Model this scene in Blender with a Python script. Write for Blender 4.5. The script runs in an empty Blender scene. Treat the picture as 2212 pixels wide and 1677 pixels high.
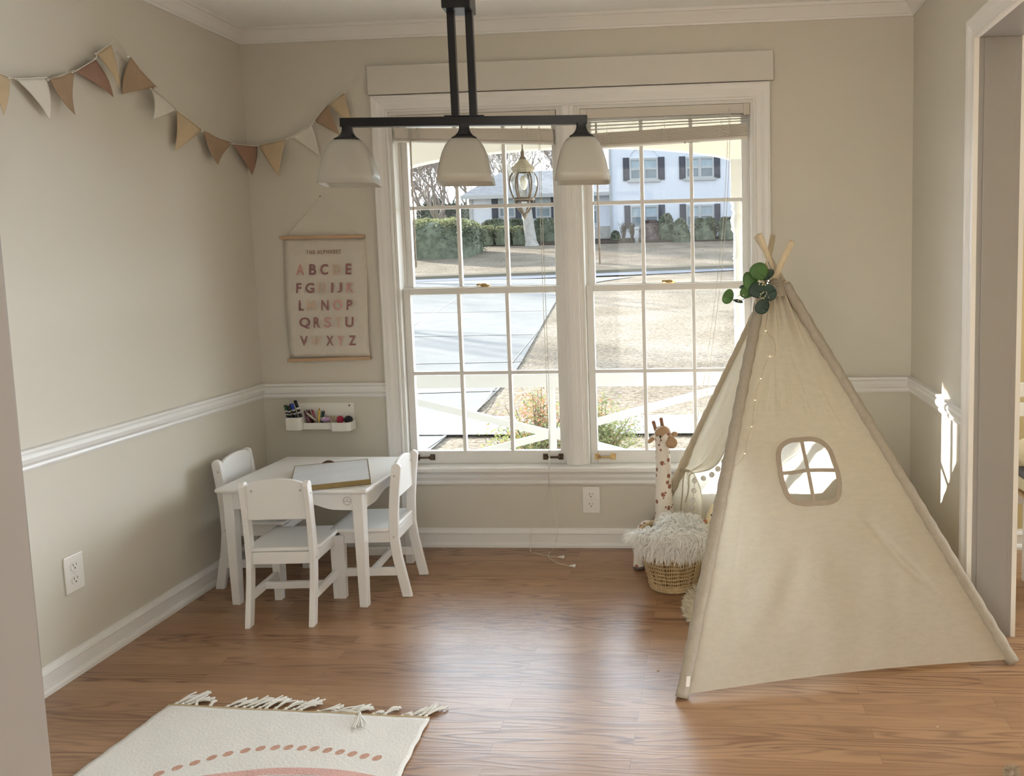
import bpy, math, random
from mathutils import Vector, Matrix, Euler, noise
rnd = random.Random(7)
PI = math.pi
sc = bpy.context.scene
COL = sc.collection

# ---------------------------------------------------------------- camera solve (fitted to the room's edges)
IW, IH, FPX, CX, CY = 2212, 1677, 1800.0, 1404.85, 735.76
ARX, ARY, ARZ = .0958980932, .0752273331, -.0218006335
CAM = Vector((2.12373551, -3.75019369, 1.32428932))
def _rot():
    B = Matrix(((1,0,0),(0,0,-1),(0,1,0)))
    c, s = math.cos, math.sin
    Rx = Matrix(((1,0,0),(0,c(ARX),-s(ARX)),(0,s(ARX),c(ARX))))
    Ry = Matrix(((c(ARY),0,s(ARY)),(0,1,0),(-s(ARY),0,c(ARY))))
    Rz = Matrix(((c(ARZ),-s(ARZ),0),(s(ARZ),c(ARZ),0),(0,0,1)))
    return Rz @ Rx @ Ry @ B
RM = _rot(); RT = RM.transposed()
def ray(px, py):
    return RT @ Vector(((px-CX)/FPX, (py-CY)/FPX, 1.0))
def _on(px, py, ax, v):
    d = ray(px, py); return CAM + d*((v-CAM[ax])/d[ax])
def onx(px, py, v): return _on(px, py, 0, v)
def ony(px, py, v): return _on(px, py, 1, v)
def onz(px, py, v=0.0): return _on(px, py, 2, v)
def onplane(px, py, p0, n):
    d = ray(px, py); return CAM + d*((p0-CAM).dot(n)/d.dot(n))
cam_d = bpy.data.cameras.new('camera'); cam = bpy.data.objects.new('camera', cam_d); COL.objects.link(cam)
cam_d.sensor_fit = 'HORIZONTAL'; cam_d.sensor_width = 36.0; cam_d.lens = FPX/IW*36.0
cam_d.shift_x = (IW/2-CX)/IW; cam_d.shift_y = (CY-IH/2)/IW
cam_d.clip_start = .02; cam_d.clip_end = 400
r, d_, f_ = RM[0], RM[1], RM[2]
cam.matrix_world = Matrix(((r[0],-d_[0],-f_[0],CAM[0]),(r[1],-d_[1],-f_[1],CAM[1]),(r[2],-d_[2],-f_[2],CAM[2]),(0,0,0,1)))
sc.camera = cam

# ---------------------------------------------------------------- materials
MATS = {}
def nodes_of(name):
    m = bpy.data.materials.new(name); m.use_nodes = True
    nt = m.node_tree; nt.nodes.clear()
    out = nt.nodes.new('ShaderNodeOutputMaterial')
    return m, nt, out
def N(nt, t, **kw):
    n = nt.nodes.new(t)
    for k, v in kw.items():
        if k.startswith('_'): setattr(n, k[1:], v)
        else:
            k2 = int(k[1:]) if k[0] == 'i' and k[1:].isdigit() else k.replace('__', ' ')
            n.inputs[k2].default_value = v
    return n
def c4(c): return (c[0], c[1], c[2], 1.0)
def lin(h):
    # display colour (0-255) to linear
    return tuple(((v/255)/12.92 if v/255 <= .04045 else (((v/255)+.055)/1.055)**2.4) for v in h)
def mat(name, col, rough=.5, spec=.5, metal=0., var=0., vs=6., bump=0., bs=60., transl=0., coat=0., stretch=None, col2=None, tcol=None, emit=0., alpha=1.):
    if name in MATS: return MATS[name]
    m, nt, out = nodes_of(name); L = nt.links.new
    p = N(nt, 'ShaderNodeBsdfPrincipled', Roughness=rough, Metallic=metal)
    p.inputs['Base Color'].default_value = c4(col)
    p.inputs['Specular IOR Level'].default_value = spec
    p.inputs['Coat Weight'].default_value = coat; p.inputs['Coat Roughness'].default_value = .15
    if emit:
        p.inputs['Emission Color'].default_value = c4(col); p.inputs['Emission Strength'].default_value = emit
    src = None
    tc = N(nt, 'ShaderNodeTexCoord'); mp = N(nt, 'ShaderNodeMapping'); L(tc.outputs['Object'], mp.inputs[0])
    if stretch: mp.inputs['Scale'].default_value = stretch
    if var or col2:
        nz = N(nt, 'ShaderNodeTexNoise', Scale=vs, Detail=4., Roughness=.6); L(mp.outputs[0], nz.inputs['Vector'])
        mx = N(nt, 'ShaderNodeMix', _data_type='RGBA')
        rp = N(nt, 'ShaderNodeMapRange'); rp.inputs[1].default_value = .3; rp.inputs[2].default_value = .7
        L(nz.outputs['Fac'], rp.inputs[0]); L(rp.outputs[0], mx.inputs[0])
        lo = col2 if col2 else tuple(max(0, v*(1-var)) for v in col)
        hi = col if col2 else tuple(min(1, v*(1+var)) for v in col)
        mx.inputs[6].default_value = c4(lo); mx.inputs[7].default_value = c4(hi)
        L(mx.outputs[2], p.inputs['Base Color']); src = mx.outputs[2]
    if bump:
        nb = N(nt, 'ShaderNodeTexNoise', Scale=bs, Detail=3.); L(mp.outputs[0], nb.inputs['Vector'])
        b = N(nt, 'ShaderNodeBump', Strength=bump, Distance=.01); L(nb.outputs['Fac'], b.inputs['Height']); L(b.outputs[0], p.inputs['Normal'])
    sh = p.outputs[0]
    if transl:
        t = N(nt, 'ShaderNodeBsdfTranslucent'); t.inputs[0].default_value = c4(tcol or col)
        if src and not tcol: L(src, t.inputs[0])
        ms = N(nt, 'ShaderNodeMixShader', i0=transl); L(sh, ms.inputs[1]); L(t.outputs[0], ms.inputs[2]); sh = ms.outputs[0]
    L(sh, out.inputs[0]); MATS[name] = m; return m

M_wall = mat('wall_paint', lin((213,206,192)), .55, .3, bump=.02, bs=220)
M_trim = mat('trim_paint', lin((234,231,226)), .35, .4, var=.015, vs=3)
M_board = mat('board_paint', lin((214,208,197)), .4, .4)
M_ceil = mat('ceiling_paint', lin((249,248,245)), .8, .2)
M_jamb = mat('jamb_shaded_gloss_paint', lin((154,150,147)), .3, .5)  # white trim paint darkened: the shade on the jambs is in the colour
M_sash = mat('sash_paint', lin((230,227,221)), .4, .4)
M_white = mat('white_lacquer', lin((243,241,238)), .38, .4)
M_plastic = mat('white_plastic', lin((238,234,226)), .35, .5)
M_dark = mat('dark_slot', (.03,.027,.024), .6)
M_black = mat('black_metal', (.011,.011,.013), .3, .4)
M_shade = mat('frosted_glass', lin((204,200,188)), .25, .5, transl=.35)
M_brass = mat('brass', (.58,.42,.2), .28, .5, metal=.9, var=.25, vs=60)
M_gold = mat('gold_frame', (.27,.2,.085), .42, .5, metal=.45, var=.12, vs=40)
M_bronze = mat('dark_bronze', (.1,.06,.035), .4, .5, metal=.5)
M_wboard = mat('whiteboard', lin((222,224,226)), .18, .5, var=.04, vs=9)
M_cotton = mat('canvas_cotton', lin((207,197,182)), .9, .1, var=.085, vs=30, stretch=(1.,1.,3.2), bump=.4, bs=160, transl=.5, tcol=lin((238,228,204)))
M_cotton_in = mat('canvas_sheer_backlit', lin((240,235,222)), .9, .1, var=.03, vs=60, bump=.2, bs=240, transl=.55, tcol=lin((250,246,234)))  # paler copy of the canvas, window glow put into its colour
M_sleeve = mat('canvas_double_shaded', lin((178,168,152)), .9, .1, var=.05, vs=60, bump=.28, bs=150, transl=.15)  # doubled canvas, its shade against the glow put into a darker colour
M_tape = mat('beige_tape', lin((160,146,128)), .85, .1, var=.05, vs=60, bump=.2, bs=300)
M_pole = mat('pine_dowel', lin((216,198,166)), .5, .3, var=.1, vs=14, stretch=(6,6,1))
M_leafA = mat('eucalyptus_leaf', (.085,.19,.05), .45, .4, var=.35, vs=18, transl=.25, tcol=(.16,.32,.05))
M_leafB = mat('eucalyptus_leaf_dark', (.018,.045,.03), .5, .4, var=.3, vs=18)
M_seed = mat('seed_cluster', lin((206,206,170)), .6)
M_cord = mat('white_cord', lin((232,226,214)), .8)
M_led = mat('warm_led', (1.,.8,.45), .4, emit=6.)
M_wire = mat('copper_wire', (.5,.36,.22), .4, metal=.6)
M_straw = mat('seagrass', lin((202,176,136)), .7, .2, var=.22, vs=26, bump=.3, bs=90)
M_straw_d = mat('seagrass_inner_shaded', lin((150,116,76)), .8, .2, var=.25, vs=24, bump=.3, bs=90)
M_fur = mat('ivory_fur', lin((251,249,244)), .8, .2, var=.03, vs=30, transl=.35)
M_rugfur = mat('cream_fur', lin((232,222,200)), .85, .1, var=.08, vs=30, transl=.15)
M_teddy = mat('cream_plush', lin((238,222,184)), .9, .1, var=.08, vs=40, bump=.4, bs=120)
M_tan = mat('tan_plush', lin((188,156,124)), .9, .1, var=.08, vs=40, bump=.3, bs=150)
M_horn = mat('brown_plush', lin((150,112,92)), .9, .1, var=.08, vs=40, bump=.3, bs=150)
M_eye = mat('black_thread', (.012,.012,.014), .5)
M_rose = mat('rose_nose', lin((186,120,88)), .8)
M_oakrail = mat('pale_wood_rail', lin((196,164,132)), .5, .3, var=.1, vs=20, stretch=(.4,6,6))
M_poster = mat('natural_canvas', lin((213,204,191)), .9, .1, var=.03, vs=40, bump=.12, bs=300)
M_mar = mat('ink_mauve', lin((150,106,104)), .8)
M_pink = mat('ink_pink', lin((204,154,147)), .8)
M_peach = mat('ink_peach', lin((208,182,160)), .8)
M_ttl = mat('ink_brown', lin((150,112,90)), .8)
M_rug = mat('rug_wool', lin((237,233,227)), .95, .05, var=.035, vs=7, bump=.22, bs=120)
M_rugedge = mat('rug_binding', lin((206,186,150)), .9)
M_rugdot = mat('rug_terracotta', lin((206,164,144)), .95, .05, var=.05, vs=30, bump=.3, bs=160)
M_rugpink = mat('rug_pink', lin((224,182,172)), .95, .05, var=.06, vs=20, bump=.3, bs=160)
M_blind = mat('blind_white', lin((222,214,202)), .4, .3, transl=.12)
M_daypil = mat('cream_linen', lin((226,214,186)), .9, .1, var=.05, vs=20)
M_daydark = mat('slate_blanket', lin((112,110,116)), .9, .1, var=.08, vs=20)
M_roomwall = mat('next_room_paint', lin((206,186,140)), .6, .3)
FLAGM = [mat('flag_ivory', lin((236,230,217)), .75, .2, var=.03, vs=20, transl=.15), mat('flag_sand', lin((212,190,156)), .75, .2, var=.06, vs=20, transl=.1),
         mat('flag_tan', lin((176,150,124)), .75, .2, var=.05, vs=20, transl=.08), mat('flag_rose', lin((162,128,110)), .75, .2, var=.05, vs=20, transl=.08)]

def floor_mat():
    m, nt, out = nodes_of('oak_strip_floor'); L = nt.links.new
    p = N(nt, 'ShaderNodeBsdfPrincipled', Roughness=.27); p.inputs['Specular IOR Level'].default_value = .7
    tc = N(nt, 'ShaderNodeTexCoord')
    br = N(nt, 'ShaderNodeTexBrick', _offset=.37, _offset_frequency=2, _squash=1.0, Scale=1.0)
    br.inputs['Color1'].default_value = (0,0,0,1); br.inputs['Color2'].default_value = (1,1,1,1); br.inputs['Mortar'].default_value = (.5,.5,.5,1)
    br.inputs['Brick Width'].default_value = 1.05; br.inputs['Row Height'].default_value = .0585; br.inputs['Mortar Size'].default_value = .0006; br.inputs['Bias'].default_value = 0.
    mp0 = N(nt, 'ShaderNodeMapping'); mp0.inputs['Location'].default_value = (.21,.013,0)
    L(tc.outputs['Object'], mp0.inputs[0]); L(mp0.outputs[0], br.inputs['Vector'])
    sep = N(nt, 'ShaderNodeSeparateXYZ'); L(mp0.outputs[0], sep.inputs[0])
    def math_(op, a=None, b=None, av=None, bv=None):
        n = N(nt, 'ShaderNodeMath', _operation=op)
        if a is not None: L(a, n.inputs[0])
        if b is not None: L(b, n.inputs[1])
        if av is not None: n.inputs[0].default_value = av
        if bv is not None: n.inputs[1].default_value = bv
        return n.outputs[0]
    rid = br.outputs['Color']
    ro = math_('MULTIPLY', rid, bv=37.0)
    cx = math_('MULTIPLY', sep.outputs[0], bv=.95); cy = math_('MULTIPLY', sep.outputs[1], bv=9.)
    cmb = N(nt, 'ShaderNodeCombineXYZ'); L(cx, cmb.inputs[0]); L(cy, cmb.inputs[1]); L(ro, cmb.inputs[2])
    nz = N(nt, 'ShaderNodeTexNoise', Scale=1.5, Detail=1.5, Roughness=.45); L(cmb.outputs[0], nz.inputs['Vector'])
    k = math_('MULTIPLY', nz.outputs['Fac'], bv=72.); s = math_('SINE', k); s = math_('MULTIPLY_ADD', s, bv=.5); nt.nodes[-1].inputs[2].default_value = .5
    s = math_('POWER', s, bv=2.6)
    rid2 = N(nt, 'ShaderNodeTexWhiteNoise', _noise_dimensions='1D'); L(ro, rid2.inputs['W']); amt = N(nt, 'ShaderNodeMapRange'); amt.inputs[1].default_value = .25; amt.inputs[2].default_value = .9; amt.inputs[3].default_value = .18; amt.inputs[4].default_value = .8; L(rid2.outputs['Value'], amt.inputs[0])
    # pores
    cmb2 = N(nt, 'ShaderNodeCombineXYZ'); L(math_('MULTIPLY', sep.outputs[0], bv=9.), cmb2.inputs[0]); L(math_('MULTIPLY', sep.outputs[1], bv=210.), cmb2.inputs[1]); L(ro, cmb2.inputs[2])
    nz2 = N(nt, 'ShaderNodeTexNoise', Scale=1., Detail=3.); L(cmb2.outputs[0], nz2.inputs['Vector'])
    pr = N(nt, 'ShaderNodeMapRange'); pr.inputs[1].default_value = .52; pr.inputs[2].default_value = .72; L(nz2.outputs['Fac'], pr.inputs[0])
    base = N(nt, 'ShaderNodeMix', _data_type='RGBA'); base.inputs[6].default_value = c4(lin((159,121,89))); base.inputs[7].default_value = c4(lin((175,137,103))); L(rid, base.inputs[0])
    g = N(nt, 'ShaderNodeMix', _data_type='RGBA'); g.inputs[7].default_value = c4(lin((104,68,48))); L(base.outputs[2], g.inputs[6]); L(math_('MULTIPLY', s, amt.outputs[0]), g.inputs[0])
    g2 = N(nt, 'ShaderNodeMix', _data_type='RGBA'); g2.inputs[7].default_value = c4(lin((126,86,60))); L(g.outputs[2], g2.inputs[6]); L(math_('MULTIPLY', pr.outputs[0], bv=.24), g2.inputs[0])
    g3 = N(nt, 'ShaderNodeMix', _data_type='RGBA'); g3.inputs[7].default_value = c4(lin((84,50,32))); L(g2.outputs[2], g3.inputs[6]); L(math_('MULTIPLY', br.outputs['Fac'], bv=.55), g3.inputs[0])
    L(g3.outputs[2], p.inputs['Base Color'])
    b = N(nt, 'ShaderNodeBump', Strength=.08, Distance=.002); L(math_('ADD', s, math_('MULTIPLY', pr.outputs[0], bv=.6)), b.inputs['Height']); L(b.outputs[0], p.inputs['Normal'])
    rr = N(nt, 'ShaderNodeMapRange'); rr.inputs[3].default_value = .27; rr.inputs[4].default_value = .38; L(nz2.outputs['Fac'], rr.inputs[0]); L(rr.outputs[0], p.inputs['Roughness'])
    L(p.outputs[0], out.inputs[0]); return m
M_floor = floor_mat()
def glass_mat(name='window_glass', refl=.06, tint=(.97,.98,.98)):
    m, nt, out = nodes_of(name); L = nt.links.new
    t = N(nt, 'ShaderNodeBsdfTransparent'); t.inputs[0].default_value = c4(tint)
    g = N(nt, 'ShaderNodeBsdfGlossy', Roughness=.02)
    lw = N(nt, 'ShaderNodeLayerWeight', Blend=.5)
    pw = N(nt, 'ShaderNodeMath', _operation='POWER', i1=5.); L(lw.outputs['Facing'], pw.inputs[0])
    ma = N(nt, 'ShaderNodeMath', _operation='MULTIPLY_ADD', i1=.6, i2=.018); L(pw.outputs[0], ma.inputs[0])
    ms = N(nt, 'ShaderNodeMixShader'); L(ma.outputs[0], ms.inputs[0]); L(t.outputs[0], ms.inputs[1]); L(g.outputs[0], ms.inputs[2]); L(ms.outputs[0], out.inputs[0]); return m
M_glass = glass_mat()
def spot_mat():
    m, nt, out = nodes_of('spotted_plush'); L = nt.links.new
    p = N(nt, 'ShaderNodeBsdfPrincipled', Roughness=.9); p.inputs['Specular IOR Level'].default_value = .1
    tc = N(nt, 'ShaderNodeTexCoord')
    v = N(nt, 'ShaderNodeTexVoronoi', Scale=40., Randomness=.9); L(tc.outputs['Object'], v.inputs['Vector'])
    sepc = N(nt, 'ShaderNodeSeparateColor'); L(v.outputs['Color'], sepc.inputs[0])
    thr = N(nt, 'ShaderNodeMapRange'); thr.inputs[3].default_value = .16; thr.inputs[4].default_value = .47; L(sepc.outputs[0], thr.inputs[0])
    lt = N(nt, 'ShaderNodeMath', _operation='LESS_THAN'); L(v.outputs['Distance'], lt.inputs[0]); L(thr.outputs[0], lt.inputs[1])
    mx = N(nt, 'ShaderNodeMix', _data_type='RGBA'); mx.inputs[6].default_value = c4(lin((238,230,218))); mx.inputs[7].default_value = c4(lin((158,112,94))); L(lt.outputs[0], mx.inputs[0]); L(mx.outputs[2], p.inputs['Base Color'])
    L(p.outputs[0], out.inputs[0]); return m
M_spot = spot_mat()

# ---------------------------------------------------------------- mesh builder
class MB:
    def __init__(s): s.v = []; s.f = []; s.m = []; s.smooth = []
    def add(s, vs, fs, mi=0, sm=False):
        o = len(s.v); s.v += [tuple(q) for q in vs]
        for f in fs: s.f.append(tuple(i+o for i in f)); s.m.append(mi); s.smooth.append(sm)
        return s
    def box(s, lo, hi, mi=0, M=None):
        x0,y0,z0 = lo; x1,y1,z1 = hi
        vs = [Vector(q) for q in ((x0,y0,z0),(x1,y0,z0),(x1,y1,z0),(x0,y1,z0),(x0,y0,z1),(x1,y0,z1),(x1,y1,z1),(x0,y1,z1))]
        if M is not None: vs = [M @ q for q in vs]
        return s.add(vs, [(3,2,1,0),(4,5,6,7),(0,1,5,4),(1,2,6,5),(2,3,7,6),(3,0,4,7)], mi)
    def hexa(s, b, t, mi=0):
        return s.add(list(b)+list(t), [(3,2,1,0),(4,5,6,7),(0,1,5,4),(1,2,6,5),(2,3,7,6),(3,0,4,7)], mi)
    def tube(s, pts, rad, n=8, mi=0, caps=True, sx=1., sm=True, up=None):
        pts = [Vector(p) for p in pts]; k = len(pts)
        if not hasattr(rad, '__len__'): rad = [rad]*k
        vs = []; u = None
        for i in range(k):
            t = (pts[min(i+1,k-1)]-pts[max(i-1,0)]).normalized()
            if u is None:
                a = Vector(up) if up else (Vector((0,0,1)) if abs(t.z) < .9 else Vector((1,0,0)))
                u = (a - t*a.dot(t)).normalized()
            else: u = (u - t*u.dot(t)).normalized()
            w = t.cross(u)
            for j in range(n):
                an = 2*PI*j/n; vs.append(pts[i] + (u*math.cos(an) + w*math.sin(an)*sx)*rad[i])
        fs = [(i*n+j, i*n+(j+1)%n, (i+1)*n+(j+1)%n, (i+1)*n+j) for i in range(k-1) for j in range(n)]
        if caps: fs += [tuple(range(n-1,-1,-1)), tuple((k-1)*n+j for j in range(n))]
        return s.add(vs, fs, mi, sm)
    def lathe(s, prof, n=24, mi=0, M=None, sm=True, caps=False):
        vs = []
        for (rr, z) in prof:
            for j in range(n):
                a = 2*PI*j/n; q = Vector((rr*math.cos(a), rr*math.sin(a), z)); vs.append(M @ q if M is not None else q)
        k = len(prof)
        fs = [(i*n+j, i*n+(j+1)%n, (i+1)*n+(j+1)%n, (i+1)*n+j) for i in range(k-1) for j in range(n)]
        if caps: fs += [tuple(range(n-1,-1,-1)), tuple((k-1)*n+j for j in range(n))]
        return s.add(vs, fs, mi, sm)
    def ell(s, c, rx, ry=None, rz=None, n=14, m=9, mi=0, M=None):
        ry = ry or rx; rz = rz or rx; vs = []; fs = []
        c = Vector(c)
        for i in range(m+1):
            th = PI*i/m
            for j in range(n):
                a = 2*PI*j/n; q = Vector((rx*math.sin(th)*math.cos(a), ry*math.sin(th)*math.sin(a), -rz*math.cos(th)))
                if M is not None: q = M @ q
                vs.append(c+q)
        for i in range(m):
            for j in range(n): fs.append((i*n+j, i*n+(j+1)%n, (i+1)*n+(j+1)%n, (i+1)*n+j))
        return s.add(vs, fs, mi, True)
    def grid(s, fn, nu, nv, mi=0, sm=True, keep=None):
        vs = [fn(i/nu, j/nv) for i in range(nu+1) for j in range(nv+1)]; fs = []
        for i in range(nu):
            for j in range(nv):
                if keep is None or keep((i+.5)/nu, (j+.5)/nv):
                    a = i*(nv+1)+j; fs.append((a, a+nv+1, a+nv+2, a+1))
        return s.add(vs, fs, mi, sm)
    def prism(s, poly, ext, M=None, mi=0, sm=False):
        # polygon (list of 2D) in local XZ, extruded along Y from ext[0] to ext[1]
        n = len(poly); vs = [Vector((a, ext[0], b)) for a, b in poly] + [Vector((a, ext[1], b)) for a, b in poly]
        if M is not None: vs = [M @ q for q in vs]
        fs = [tuple(range(n)), tuple(range(2*n-1, n-1, -1))] + [(i, i+n, (i+1)%n+n, (i+1)%n) for i in range(n)]
        return s.add(vs, fs, mi, sm)
    def sweep(s, prof, p0, p1, out, up=(0,0,1), mi=0, m0=0., m1=0.):
        # moulding: profile points (d outward, h up) swept from p0 to p1; m0/m1 mitre slopes along the run per unit of d
        p0, p1, out, up = Vector(p0), Vector(p1), Vector(out), Vector(up); t = (p1-p0).normalized(); n = len(prof)
        vs = [p0 + out*a + up*b + t*(m0*a) for a, b in prof] + [p1 + out*a + up*b + t*(m1*a) for a, b in prof]
        return s.add(vs, [(i, i+n, (i+1)%n+n, (i+1)%n) for i in range(n)] + [tuple(range(n)), tuple(range(2*n-1, n-1, -1))], mi)

def props(o, label=None, cat=None, group=None, kind=None):
    if label: o['label'] = label
    if cat: o['category'] = cat
    if group: o['group'] = group
    if kind: o['kind'] = kind
    return o
def root_of(o):
    while o.parent is not None: o = o.parent
    return o
def build(name, mb, mats, parent=None, loc=None, world=True, bev=0., solid=0., label=None, kind=None, autosm=None, seg=2):
    me = bpy.data.meshes.new(name)
    org = Vector((0,0,0))
    if parent is not None and world: org = root_of(parent).location
    elif loc is not None: org = Vector(loc)
    me.from_pydata([tuple(Vector(q)-org) for q in mb.v], [], mb.f)
    for m in (mats if isinstance(mats, (list, tuple)) else [mats]): me.materials.append(m)
    me.polygons.foreach_set('material_index', mb.m); me.polygons.foreach_set('use_smooth', mb.smooth); me.update()
    o = bpy.data.objects.new(name, me); COL.objects.link(o)
    if parent is not None: o.parent = parent
    elif loc is not None: o.location = loc
    if solid:
        k = o.modifiers.new('thick', 'SOLIDIFY'); k.thickness = solid; k.offset = 0
    if bev:
        k = o.modifiers.new('round', 'BEVEL'); k.width = bev; k.segments = seg; k.limit_method = 'ANGLE'; k.angle_limit = .6
    if label: o['label'] = label
    if kind: o['kind'] = kind
    return o
def thing(name, label, cat, loc, rz=0., group=None):
    o = bpy.data.objects.new(name, None); COL.objects.link(o); o.empty_display_size = .05
    o.location = loc; o.rotation_euler = (0, 0, rz); return props(o, label, cat, group)
def single(name, mb, mats, loc, label, cat, group=None, **kw):
    return props(build(name, mb, mats, loc=loc, **kw), label, cat, group)
def struct(name, mb, mats, parent=None, **kw):
    o = build(name, mb, mats, parent, **kw)
    if parent is None: o['kind'] = 'structure'
    return o
def copy_tree(o, parent=None):
    c = o.copy(); COL.objects.link(c); c.parent = parent
    if parent is not None: c.matrix_parent_inverse = o.matrix_parent_inverse.copy()
    for ch in list(o.children): copy_tree(ch, c)
    return c
def fuse(mb, voxel, smooth=4):
    # melt overlapping solids of a soft toy into one continuous skin
    me = bpy.data.meshes.new('tmp'); me.from_pydata(mb.v, [], mb.f); o = bpy.data.objects.new('tmp', me); COL.objects.link(o)
    k = o.modifiers.new('r', 'REMESH'); k.mode = 'VOXEL'; k.voxel_size = voxel
    k = o.modifiers.new('s', 'SMOOTH'); k.iterations = smooth; k.factor = .5
    dg = bpy.context.evaluated_depsgraph_get(); e = o.evaluated_get(dg); m2 = e.to_mesh()
    q = MB(); q.add([v.co.copy() for v in m2.vertices], [tuple(p.vertices) for p in m2.polygons], 0, True)
    e.to_mesh_clear(); bpy.data.objects.remove(o); bpy.data.meshes.remove(me); return q
def glyph(txt, weight=.0):
    cu = bpy.data.curves.new('t', 'FONT'); cu.body = txt; cu.offset = weight; cu.resolution_u = 4; cu.space_character = 1.25 if len(txt) > 1 else 1
    o = bpy.data.objects.new('t', cu); COL.objects.link(o)
    dg = bpy.context.evaluated_depsgraph_get(); m = bpy.data.meshes.new_from_object(o.evaluated_get(dg))
    vs = [v.co.copy() for v in m.vertices]; fs = [tuple(p.vertices) for p in m.polygons]
    bpy.data.objects.remove(o); bpy.data.curves.remove(cu); bpy.data.meshes.remove(m)
    x0 = min(v.x for v in vs); x1 = max(v.x for v in vs); y0 = min(v.y for v in vs); y1 = max(v.y for v in vs)
    return [((v.x-x0)/(x1-x0), (v.y-y0)/(y1-y0)) for v in vs], fs
def smoothstep(a, b, x):
    t = max(0, min(1, (x-a)/(b-a))); return t*t*(3-2*t)
def bez(pts, n=24):
    # Catmull-Rom through points
    P = [Vector(p) for p in pts]; P = [P[0]*2-P[1]] + P + [P[-1]*2-P[-2]]; out = []
    segs = len(P)-3
    for i in range(segs):
        a, b, c, d = P[i:i+4]; k = max(2, n//segs)
        for j in range(k):
            t = j/k; out.append(.5*((2*b)+(c-a)*t+(2*a-5*b+4*c-d)*t*t+(3*b-a-3*c+d)*t**3))
    out.append(P[-2]); return out

# ================================================================ THE ROOM
RW, RH, RD = 3.0, 2.402, -2.9            # width, height, front wall
WX0, WX1, MX0, MX1, WZ0, WZ1 = .675, 2.315, 1.455, 1.534, .389, 2.015
T = .16
struct('floor', MB().box((-1.6,-7.0,-.1),(6.7,0.0,0.0)), M_floor)
struct('ceiling', MB().box((-1.6,-7.0,RH),(6.7,T,RH+.1)), M_ceil)
mb = MB(); mb.box((-.15,0,-.1),(WX0,T,RH)).box((WX1,0,-.1),(RW+.135,T,RH)).box((WX0,0,WZ1),(WX1,T,RH)).box((WX0,0,-.1),(WX1,T,WZ0-.012))
struct('wall_back', mb, M_wall)
struct('wall_left', MB().box((-.15,RD,0),(0,0,RH)), M_wall)
OY0, OY1, OZ = -.896, -2.0, 2.02       # cased opening in the right wall
mb = MB(); mb.box((RW,OY0+.014,0),(RW+.135,0,RH)).box((RW,-3.02,0),(RW+.135,OY1-.014,RH)).box((RW,OY1-.014,OZ+.014),(RW+.135,OY0+.014,RH))
struct('wall_right', mb, M_wall)
FX0, FX1, FZ = 1.352, 2.86, 2.08        # opening in the front wall, the photograph is taken through it
mb = MB(); mb.box((-1.6,RD-.12,0),(FX0-.02,RD,RH)).box((FX1+.02,RD-.12,0),(RW,RD,RH)).box((FX0-.02,RD-.12,FZ+.02),(FX1+.02,RD,RH))
struct('wall_front', mb, M_wall)
# jamb linings
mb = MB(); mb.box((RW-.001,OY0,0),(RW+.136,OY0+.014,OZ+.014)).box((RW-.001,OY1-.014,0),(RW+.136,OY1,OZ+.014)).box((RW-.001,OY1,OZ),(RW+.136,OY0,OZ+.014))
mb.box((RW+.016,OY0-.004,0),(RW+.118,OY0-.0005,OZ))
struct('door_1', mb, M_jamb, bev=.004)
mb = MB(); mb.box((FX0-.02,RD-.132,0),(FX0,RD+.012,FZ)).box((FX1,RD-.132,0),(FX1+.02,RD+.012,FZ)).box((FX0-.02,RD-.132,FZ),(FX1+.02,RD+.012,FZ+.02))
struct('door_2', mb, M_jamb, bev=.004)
# mouldings: profiles as (out, up)
CAS = [(0,0),(.014,0),(.016,.006),(.012,.012),(.013,.03),(.02,.045),(.022,.06),(.024,.064),(.024,.07),(0,.07)]
def casing_run(mb, p0, p1, up, out=(0,-1,0), m0=0, m1=0, prof=CAS, mi=0):
    # mitred by the height across the profile
    p0, p1, out, up = Vector(p0), Vector(p1), Vector(out), Vector(up); t = (p1-p0).normalized(); n = len(prof)
    vs = [p0 + out*a + up*b + t*(m0*b) for a, b in prof] + [p1 + out*a + up*b + t*(m1*b) for a, b in prof]
    mb.add(vs, [(i, i+n, (i+1)%n+n, (i+1)%n) for i in range(n)] + [tuple(range(n)), tuple(range(2*n-1, n-1, -1))], mi)
mb = MB()
casing_run(mb, (WX0,0,WZ0), (WX0,0,WZ1), (-1,0,0), m1=1); casing_run(mb, (WX1,0,WZ0), (WX1,0,WZ1), (1,0,0), m1=1)
casing_run(mb, (WX0,0,WZ1), (WX1,0,WZ1), (0,0,1), m0=-1, m1=1)
struct('trim_1', mb, M_trim)
mb = MB(); mb.box((MX0,-.006,WZ0),(MX1,T-.02,WZ1)).box((MX0+.01,-.016,WZ0),(MX1-.01,0,WZ1)).box((MX0+.02,-.022,WZ0),(MX1-.03,0,WZ1))
struct('trim_2', mb, M_trim, bev=.003)
# stool and apron
mb = MB(); mb.box((WX0-.09,-.055,WZ0-.024),(WX1+.09,.066,WZ0))
struct('trim_3', mb, M_trim, bev=.006)
mb = MB(); mb.sweep([(0,0),(.012,0),(.016,.008),(.013,.02),(.018,.036),(.014,.05),(.016,.0665),(0,.0665)], (WX0-.07,0,WZ0-.0905), (WX1+.07,0,WZ0-.0905), (0,-1,0))
struct('trim_4', mb, M_trim)
# flat board over the window, standing a hair off the wall
struct('trim_5', MB().box((.597,-.03,2.0895),(2.402,-.004,2.216)), M_board, bev=.003)
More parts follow.
